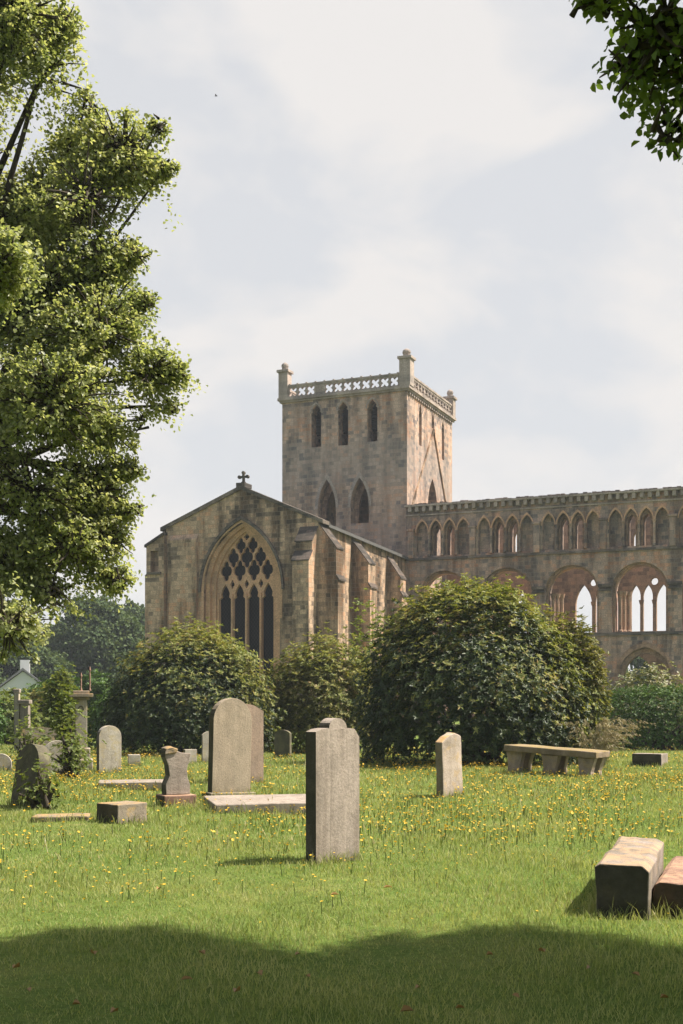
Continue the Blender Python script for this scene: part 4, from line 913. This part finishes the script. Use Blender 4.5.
# leaning lichened slab
lp = [(x_ * 1.4, z_ * 1.24 if z_ > 0 else z_) for x_, z_ in [(-.20, -.2), (.24, -.2), (.235, .5), (.22, .83), (.15, .87), (.05, .9), (-.1, .86), (-.2, .80), (-.19, .4)]]
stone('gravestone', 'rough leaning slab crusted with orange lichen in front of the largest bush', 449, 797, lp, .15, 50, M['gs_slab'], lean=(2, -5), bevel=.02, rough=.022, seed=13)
# broken pedestal stone with waisted sides
x, y = G(176, 807)
root = empty('broken_monument', (x, y, 0), math.radians(28)); tag(root, 'broken scroll sided stump with lichen top on a square base, left of the tallest headstone', 'gravestone')
b = B(); b.box(-.27, .27, -.2, .2, -.1, .20); b.build('base', M['gs_red'], root, bevel=.02, sub=2, rough=.012, seed=2)
b = B(); b.plate([(-.20, .2), (.2, .2), (.2, .34), (.155, .48), (.15, .6), (.19, .76), (.21, .84), (.06, .85), (-.05, .90), (-.2, .86), (-.22, .80), (-.165, .66), (-.15, .5), (-.21, .36)], [], -.1, .1)
b.build('shaft', M['gs_grey'], root, bevel=.012, sub=1, rough=.008, seed=4)
b = B(); b.plate([(-.22, .83), (-.02, .86), (.0, .93), (-.1, .96), (-.2, .93)], [], -.13, .12); b.build('broken_top', M['gs_lichen'], root, bevel=.015, sub=1, rough=.03, seed=5)
# monument with cap
D = 30.3; x = (81 - CX) / F * D
root = empty('tall_monument', (x, D, 0), math.radians(12)); tag(root, 'tall pale pedestal monument with wreath carving and wide cap, half covered in ivy', 'monument')
b = B(); b.box(-.28, .28, -.28, .28, -.1, .28); b.box(-.22, .22, -.22, .22, .28, .55); b.build('base', M['gs_pale'], root, bevel=.02, rough=.006)
b = B(); b.box(-.145, .145, -.145, .145, .55, 1.72); b.build('shaft', M['gs_pale'], root, bevel=.012)
b = B(); b.box(-.2, .2, -.2, .2, 1.72, 1.79); b.box(-.29, .29, -.29, .29, 1.79, 1.88); b.box(-.2, .2, -.2, .2, 1.88, 1.95); b.build('cap', M['gs_lichen'], root, bevel=.015)
b = B(); b.tube([(.055 * math.cos(a), -.155, 1.5 + .07 * math.sin(a)) for a in [i * math.pi / 8 for i in range(17)]], .014, 6); b.build('wreath', M['gs_dark'], root)
for dx in (.05, .26):
    b = B(); b.lathe([(.04, 1.952), (.02, 2.02), (.022, 2.18 + dx * .7), (.014, 2.21 + dx * .7), (.034, 2.27 + dx * .7), (.01, 2.36 + dx * .7)], dx - .05, 0, 8); b.build('finial', M['gs_red'], root)
make_shrub('ivy_bush', 'light green ivy climbing the left side of the tall monument', ((64 - CX) / F * 29.8, 29.8), (.40, .34, 2.2), 260, 5, .10, .06, M['fresh'], BARK, lump=.4, deep=.85, extra=.3)
make_shrub('weed_clump', 'leafy weeds growing over the leaning dark headstone', ((44 - CX) / F * 19.0, 18.8), (.36, .22, .85), 130, 5, .07, .032, M['fresh'], BARK, lump=.4, deep=.9, extra=.4, cat='weeds')
make_shrub('weed_clump', 'loose bright weeds between the small white headstone and the monument', ((70 - CX) / F * 28, 28), (.5, .4, 1.15), 200, 5, .09, .045, M['fresh'], BARK, lump=.45, deep=.95, extra=.4, cat='weeds')
make_shrub('weed_clump', 'loose bright weeds growing over the wide flat topped headstone', ((30 - CX) / F * 31.5, 31.5), (.5, .4, 1.3), 200, 5, .10, .05, M['fresh'], BARK, lump=.45, deep=.95, extra=.4, cat='weeds')
# gate pillars at far left
for px, wd, yt, lab in ((17, .17, 693, 'slim pale gate pillar at the far left below the white house'), (25, .3, 704, 'squat grey gate pillar with a slab cap beside the slim one')):
    D = 42; b = B(); h = EYE + (HZ - yt) / F * D; o_ = empty('gate_pillar', ((px - CX) / F * D, D, 0)); tag(o_, lab, 'pillar')
    b.box(-wd / 2, wd / 2, -wd / 2, wd / 2, -.1, h); b.build('shaft', M['gs_pale'] if wd < .2 else M['gs_grey'], o_, bevel=.02, sub=1, rough=.01)
    b = B(); b.box(-wd * .66, wd * .66, -wd * .66, wd * .66, h, h + .14); b.build('cap', M['gs_grey'], o_, bevel=.02)

# flat ledgers and low kerbs
def slab(name, label, px, py, w, d, h, rz, m, tilt=(0, 0), rough=.012, cat='grave slab', seed=0, z=-.03):
    x, y = G(px, py); b = B(); b.box(-w / 2, w / 2, -d / 2, d / 2, 0, h)
    o = b.build(name, m, None, bevel=.015, sub=3, rough=rough, seed=seed); o.location = (x, y, z); o.rotation_euler = (math.radians(tilt[0]), math.radians(tilt[1]), math.radians(rz)); tag(o, label, cat); return o
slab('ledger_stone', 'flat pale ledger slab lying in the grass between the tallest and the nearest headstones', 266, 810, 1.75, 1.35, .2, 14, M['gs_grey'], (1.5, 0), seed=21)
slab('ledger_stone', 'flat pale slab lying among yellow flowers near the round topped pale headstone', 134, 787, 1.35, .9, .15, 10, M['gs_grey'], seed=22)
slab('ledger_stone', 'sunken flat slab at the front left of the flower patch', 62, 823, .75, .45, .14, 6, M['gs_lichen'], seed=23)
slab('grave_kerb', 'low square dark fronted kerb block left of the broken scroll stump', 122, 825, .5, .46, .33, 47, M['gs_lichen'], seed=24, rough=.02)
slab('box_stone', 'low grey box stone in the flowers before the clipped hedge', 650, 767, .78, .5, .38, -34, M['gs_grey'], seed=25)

# table tomb
ax_, ay_ = 4.72, 27.9
tomb = empty('table_tomb', (ax_, ay_, 0), math.radians(-33)); tomb.rotation_euler = (0, math.radians(3.2), math.radians(-33)); tag(tomb, 'long low table tomb with mossy top slab on stone legs beside the largest bush', 'table tomb')
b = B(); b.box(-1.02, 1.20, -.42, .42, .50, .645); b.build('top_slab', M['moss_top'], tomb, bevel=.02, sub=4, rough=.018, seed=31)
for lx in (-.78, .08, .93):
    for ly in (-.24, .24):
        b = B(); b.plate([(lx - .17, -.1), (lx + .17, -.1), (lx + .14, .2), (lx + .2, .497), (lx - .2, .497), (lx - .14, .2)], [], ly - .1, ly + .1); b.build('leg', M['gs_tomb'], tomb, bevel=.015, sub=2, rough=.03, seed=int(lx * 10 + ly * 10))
# two fallen blocks at the right front
def block(name, label, fx, fy, bx, by, w, h, m, seed):
    v = Vector((bx - fx, by - fy, 0)); ln = v.length; b = B()
    b.plate([(-w / 2, -.12), (w / 2, -.12), (w / 2, h - .05), (w / 2 - .06, h - .01), (-w / 2 + .04, h), (-w / 2, h - .02)], [], 0, ln)
    o = b.build(name, m, None, bevel=.010, sub=4, rough=.03, seed=seed); o.location = (fx, fy, 0); o.rotation_euler = (0, 0, math.atan2(-v.x, v.y)); tag(o, label, 'stone block'); return o
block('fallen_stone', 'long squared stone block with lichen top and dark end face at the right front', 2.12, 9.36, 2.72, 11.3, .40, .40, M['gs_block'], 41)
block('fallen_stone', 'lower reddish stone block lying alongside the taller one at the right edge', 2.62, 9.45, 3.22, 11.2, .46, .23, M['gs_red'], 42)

# ------------------------------------------------------------------ grass, flowers, fallen leaves
gr_m = leaf_mat('grass_blades', [(0.125, 0.175, 0.05), (0.245, 0.28, 0.098), (0.355, 0.365, 0.155), (0.47, 0.43, 0.22)], 0.42, 0.65, 0.1, (1.2, 1.25, .6))
def on_lawn(n, y0, y1, p, margin=1.3, rg=RG):
    u = rg.random(n); e = 2 - p                        # density ~ y^-p per square metre in a widening fan
    Y = (y0 ** e + u * (y1 ** e - y0 ** e)) ** (1 / e); X = (rg.random(n) - .5) * (.62 * Y * margin + 2.0)
    return X, Y
def grass(n, y0, y1, hmin, hmax, w7, name):
    X, Y = on_lawn(n, y0, y1, 1.55); Z = gz(X, Y) - .005
    k = 1 + .5 * np.sin(X * 1.7 + 2 * np.sin(Y * 1.1)) * np.sin(Y * 1.3 + 1.2 * np.sin(X * .8))
    h = RG.uniform(hmin, hmax, n) * k * (1 + .025 * Y); w = w7 * (Y / 7.0) ** .85 * RG.uniform(.7, 1.3, n)
    a = RG.uniform(0, 6.28, n); ln = RG.normal(size=(n, 2)) * .45 * h[:, None]
    P0 = np.stack([X, Y, Z], 1); S = np.stack([np.cos(a), np.sin(a), np.zeros(n)], 1) * w[:, None] * .5
    Mi = P0 + np.stack([ln[:, 0] * .35, ln[:, 1] * .35, h * .58], 1); T = P0 + np.stack([ln[:, 0], ln[:, 1], h], 1)
    V = np.stack([P0 - S, P0 + S, Mi + S * .75, Mi - S * .75, T], 1).reshape(-1, 3); i = np.arange(n)[:, None] * 5
    me = np_mesh(name, V, [i + np.array([0, 1, 2, 3]), i + np.array([3, 2, 4])])
    return link(name, me, gr_m)
tag(grass(400000, 4.6, 48, .016, .05, .0045, 'grass'), 'short lawn grass of the churchyard', 'grass', kind='stuff')

def tufts():
    V, F4, F3, o = [], [], [], 0
    for ob in [q for q in bpy.data.objects if q.parent is None and q.get('category') in ('gravestone', 'grave slab', 'stone block', 'table tomb', 'monument')]:
        ms = [ob] if ob.type == 'MESH' else [c for c in ob.children if c.type == 'MESH' and c.name.split('.')[0] in ('base', 'leg', 'shaft')]
        for m in ms:
            lo = [v.co for v in m.data.vertices if v.co.z < .12]
            if not lo: continue
            ang = ob.rotation_euler.z; xs_ = [c.x for c in lo]; ys_ = [c.y for c in lo]; x0, x1, y0, y1 = min(xs_), max(xs_), min(ys_), max(ys_)
            per_ = 2 * (x1 - x0 + y1 - y0); n = int(per_ * (150 if ob.location.y < 16 else 80))
            for i in range(n):
                u = RG.random() * per_; a, b_ = x1 - x0, y1 - y0; ou = abs(RG.normal()) * .045 + .008
                if u < a: p = (x0 + u, y0 - ou)
                elif u < a + b_: p = (x1 + ou, y0 + u - a)
                elif u < 2 * a + b_: p = (x0 + u - a - b_, y1 + ou)
                else: p = (x0 - ou, y0 + u - 2 * a - b_)
                X = ob.location.x + p[0] * math.cos(ang) - p[1] * math.sin(ang); Y = ob.location.y + p[0] * math.sin(ang) + p[1] * math.cos(ang)
                h = RG.uniform(.05, .16) * (1.4 if RG.random() < .1 else 1); th = RG.uniform(0, 6.28); w = .0055 * (Y / 9) ** .8; ln = RG.normal(size=2) * .4 * h; z = float(gz(X, Y)) - .01
                sx_, sy_ = math.cos(th) * w / 2, math.sin(th) * w / 2
                V += [(X - sx_, Y - sy_, z), (X + sx_, Y + sy_, z), (X + ln[0] * .35 + sx_ * .8, Y + ln[1] * .35 + sy_ * .8, z + h * .6), (X + ln[0] * .35 - sx_ * .8, Y + ln[1] * .35 - sy_ * .8, z + h * .6), (X + ln[0], Y + ln[1], z + h)]
                F4.append((o, o + 1, o + 2, o + 3)); F3.append((o + 3, o + 2, o + 4)); o += 5
    return link('long_grass', np_mesh('long_grass', V, [np.array(F4), np.array(F3)]), gr_m)
tag(tufts(), 'longer unmown grass around the feet of the stones', 'grass', kind='stuff')
M['petal'] = leaf_mat('yellow_petals', [(0.58, 0.34, 0.03), (0.66, 0.41, 0.04), (0.70, 0.50, 0.08)], .25, .5, .2, (1.1, 1.0, .5))
M['stalk'] = plain('flower_stalk', (0.09, 0.13, 0.03))
def flower_geo(h, r, rg):
    """one flower: bent stalk with a cup of petals, sometimes two heads"""
    V, Fq, mi = [], [], []
    tip = np.array([rg.normal() * .02, rg.normal() * .02, h])
    w = .0035
    V += [(-w, 0, 0), (w, 0, 0), (tip[0] + w * .7, tip[1], tip[2]), (tip[0] - w * .7, tip[1], tip[2])]; Fq.append((0, 1, 2, 3)); mi.append(1)
    tl = rg.normal(size=2) * .35
    for k in range(6):
        a = k * math.pi / 3 + .2; b2 = .55; o = len(V)
        e = lambda aa, rr, zz: (tip[0] + rr * math.cos(aa), tip[1] + rr * math.sin(aa), tip[2] + zz + rr * (tl[0] * math.cos(aa) + tl[1] * math.sin(aa)))
        V += [e(a, 0, 0), e(a - b2, r * .75, r * .3), e(a, r, r * .42), e(a + b2, r * .75, r * .3)]; Fq.append((o, o + 1, o + 2, o + 3)); mi.append(0)
    return V, Fq, mi
def flower_spots(n):
    X, Y = on_lawn(n * 4, 8.6, 43, .35); z = np.sin(X * .55 + 1.0 + np.sin(Y * .35)) * np.sin(Y * .42 + .6) + .6 * np.sin(X * 1.9 + Y * .8) * np.sin(Y * 1.4 - X)
    pr = np.clip((Y - 7) / 8, .08, 1) * np.clip(.55 + .55 * z, .06, 1) * np.where(Y > 37, .7, 1.0)
    k = RG.random(len(X)) < pr * .9; X, Y = X[k][:n], Y[k][:n]; return X, Y
FX, FYs = flower_spots(14000)
od = np.argsort(FYs); FX, FYs = FX[od], FYs[od]
inview = np.where(np.abs(FX) < .272 * FYs)[0]
near = list(inview[:290]); nearset = set(near)
protos = []
for i in range(5):
    V, Fq, mi = flower_geo(RG.uniform(.05, .12), RG.uniform(.011, .017), RG); me = bpy.data.meshes.new('wildflower'); me.from_pydata(V, [], Fq); me.materials.append(M['petal']); me.materials.append(M['stalk'])
    me.polygons.foreach_set('material_index', mi); protos.append(me)
for q in near:
    o = bpy.data.objects.new('wildflower', protos[q % 5]); COL.objects.link(o); o.location = (FX[q], FYs[q], float(gz(FX[q], FYs[q]))); o.rotation_euler = (0, 0, RG.uniform(0, 6.28)); s = RG.uniform(.75, 1.15); o.scale = (s, s, s)
    tag(o, 'small yellow wildflower on a thin stalk in the nearer lawn', 'flower', 'yellow wildflowers in the nearer lawn')
VV, FF, MI, o_ = [], [], [], 0
for q in range(len(FX)):
    if q in nearset: continue
    V, Fq, mi = flower_geo(RG.uniform(.05, .17), RG.uniform(.010, .018) * (1 + .012 * FYs[q]), RG)
    V = np.array(V) + np.array([FX[q], FYs[q], gz(FX[q], FYs[q])]); VV.append(V); FF.append(np.array(Fq) + o_); MI += mi; o_ += len(V)
me = np_mesh('wildflowers', np.concatenate(VV), [np.concatenate(FF)]); me.polygons.foreach_set('material_index', MI)
o = link('wildflowers', me, [M['petal'], M['stalk']]); tag(o, 'dense drift of yellow wildflowers further back among the graves', 'flowers', kind='stuff')

X, Y = on_lawn(1800, 8.5, 42, .7); k = np.sin(X * .8 + 2) * np.sin(Y * .5 + X * .3) + .4 * RG.normal(size=len(X)) > .15; X, Y = X[k], Y[k]; n = len(X)
h = RG.uniform(.10, .30, n); w = .0032 * (Y / 9) ** .8; a = RG.uniform(0, 6.28, n); Z = gz(X, Y); ln = RG.normal(size=(n, 2)) * .3 * h[:, None]
P0 = np.stack([X, Y, Z], 1); S = np.stack([np.cos(a), np.sin(a), 0 * a], 1) * w[:, None]; T = P0 + np.stack([ln[:, 0], ln[:, 1], h], 1); Hd = T - (T - P0) * .25
V = np.stack([P0 - S * .6, P0 + S * .6, Hd + S * .6, Hd - S * .6, Hd + S * 2.2, T, Hd - S * 2.2], 1).reshape(-1, 3); i = np.arange(n)[:, None] * 7
M['stalk_straw'] = leaf_mat('seeding_grass', [(0.22, 0.22, 0.08), (0.32, 0.28, 0.13), (0.38, 0.32, 0.18)], .25)
tag(link('seeding_grass', np_mesh('seeding_grass', V, [i + np.array([0, 1, 2, 3]), i + np.array([6, 4, 5])]), M['stalk_straw']), 'thin seeding grass stalks standing in the lawn', 'grass', kind='stuff')
M['dead_leaf'] = leaf_mat('fallen_leaf', [(0.15, 0.09, 0.035), (0.26, 0.15, 0.05), (0.32, 0.21, 0.08)], .15)
for i, (px, py) in enumerate(((180, 990), (30, 1000), (118, 1018), (72, 1012), (262, 985), (420, 990), (486, 960), (640, 985), (300, 960), (383, 900), (95, 965), (240, 1000), (400, 1018), (520, 1000), (590, 975), (455, 1012), (310, 985), (20, 975), (660, 1005), (205, 965), (160, 893), (330, 905), (545, 960))):
    x, y = G(px, py); V, Fc = leaf_np(np.zeros((1, 3)), np.array([[math.cos(i * 2.1), math.sin(i * 2.1), .15]]), np.array([[rnd.uniform(-.5, .5), rnd.uniform(-.5, .2), 1]]), [rnd.uniform(.045, .08)], [rnd.uniform(.025, .045)], RG, .5)
    o = link('fallen_leaf', np_mesh('fallen_leaf', V, [Fc]), M['dead_leaf']); o.location = (x, y, .055 + float(gz(x, y))); tag(o, 'curled brown fallen leaf lying on the front lawn', 'leaf', 'fallen leaves on the front lawn')

# tall dry grass by the table tomb
n = 110; x0, y0 = (594 - CX) / F * 31, 31
segs, hd = [], []
for i in range(n):
    b0 = np.array([x0, y0, 0]) + RG.normal(size=3) * np.array([.16, .14, 0]); b0[2] = 0; an = RG.normal() * .55 + .45; h = RG.uniform(.5, 1.35); out_ = np.array([math.sin(an) * 1.0 * h, RG.normal() * .25, 0])
    e = b0 + np.array([0, 0, h * .92]) + out_; c1 = b0 + np.array([0, 0, h * 1.12]) + out_ * .3; cv = bez(b0, c1, e, 20)
    segs.append((cv[::4], np.linspace(.006, .0035, 5)))
    for k in range(22): q = 19 - int(abs(RG.normal()) * 4) % 12; hd.append((cv[q] + RG.normal(size=3) * .012, (e - c1) / max(h, .3) + np.array([0, 0, -.35])))
root = empty('dry_grass_clump', (x0, y0, 0)); tag(root, 'arching clump of dry straw coloured grass beside the right end of the table tomb', 'grass clump')
M['straw'] = leaf_mat('straw', [(0.24, 0.19, 0.10), (0.33, 0.27, 0.15), (0.42, 0.35, 0.22)], .2)
VT, FT = tubes_np([(p - np.array([x0, y0, 0]), r) for p, r in segs], 3); link('stems', np_mesh('stems', VT, [FT]), M['straw'], root)
V, Fc = leaf_np(np.array([p for p, a in hd]) - np.array([x0, y0, 0]), np.array([a for p, a in hd]) + RG.normal(size=(len(hd), 3)) * .2, RG.normal(size=(len(hd), 3)), .075, .016, RG)
link('seed_heads', np_mesh('seed_heads', V, [Fc]), M['straw'], root)

# small bird high in the sky
bp_ = at(216, 96, 60); root = empty('bird', tuple(bp_)); root.scale = (.6, .6, .6); tag(root, 'tiny dark bird flying in the pale sky', 'bird')
M['bird'] = plain('dark_feathers', (0.03, 0.03, 0.03)); b = B()
b.tube([(-.12, 0, 0), (-.06, 0, .01), (.03, 0, .015), (.1, 0, .01), (.14, 0, 0)], [.008, .03, .035, .022, .006], 8)
b.add([(-.03, 0, .02), (.06, 0, .02), (.02, .2, .07), (-.06, .2, .06), (-.03, 0, .012), (.06, 0, .012), (.02, .2, .062), (-.06, .2, .052)], [(0, 1, 2, 3), (4, 7, 6, 5), (1, 5, 6, 2), (0, 3, 7, 4), (2, 6, 7, 3)])
b.add([(-.03, 0, .02), (.06, 0, .02), (.02, -.2, .07), (-.06, -.2, .06), (-.03, 0, .012), (.06, 0, .012), (.02, -.2, .062), (-.06, -.2, .052)], [(0, 3, 2, 1), (4, 5, 6, 7), (1, 2, 6, 5), (0, 4, 7, 3), (2, 3, 7, 6)])
b.build('body', M['bird'], root)

# ------------------------------------------------------------------ summer haze
hm = bpy.data.materials.new('haze'); hm.use_nodes = True; t = hm.node_tree; t.nodes.clear()
o_ = t.nodes.new('ShaderNodeOutputMaterial'); pv = t.nodes.new('ShaderNodeVolumePrincipled'); pv.inputs['Density'].default_value = HAZE; pv.inputs['Color'].default_value = (0.86, 0.93, 1.0, 1)
t.links.new(pv.outputs[0], o_.inputs['Volume'])
b = B(); b.box(-620, 620, -130, 720, -1.0, 40.0)
if HAZE > 0: tag(b.build('haze', hm), kind='stuff')
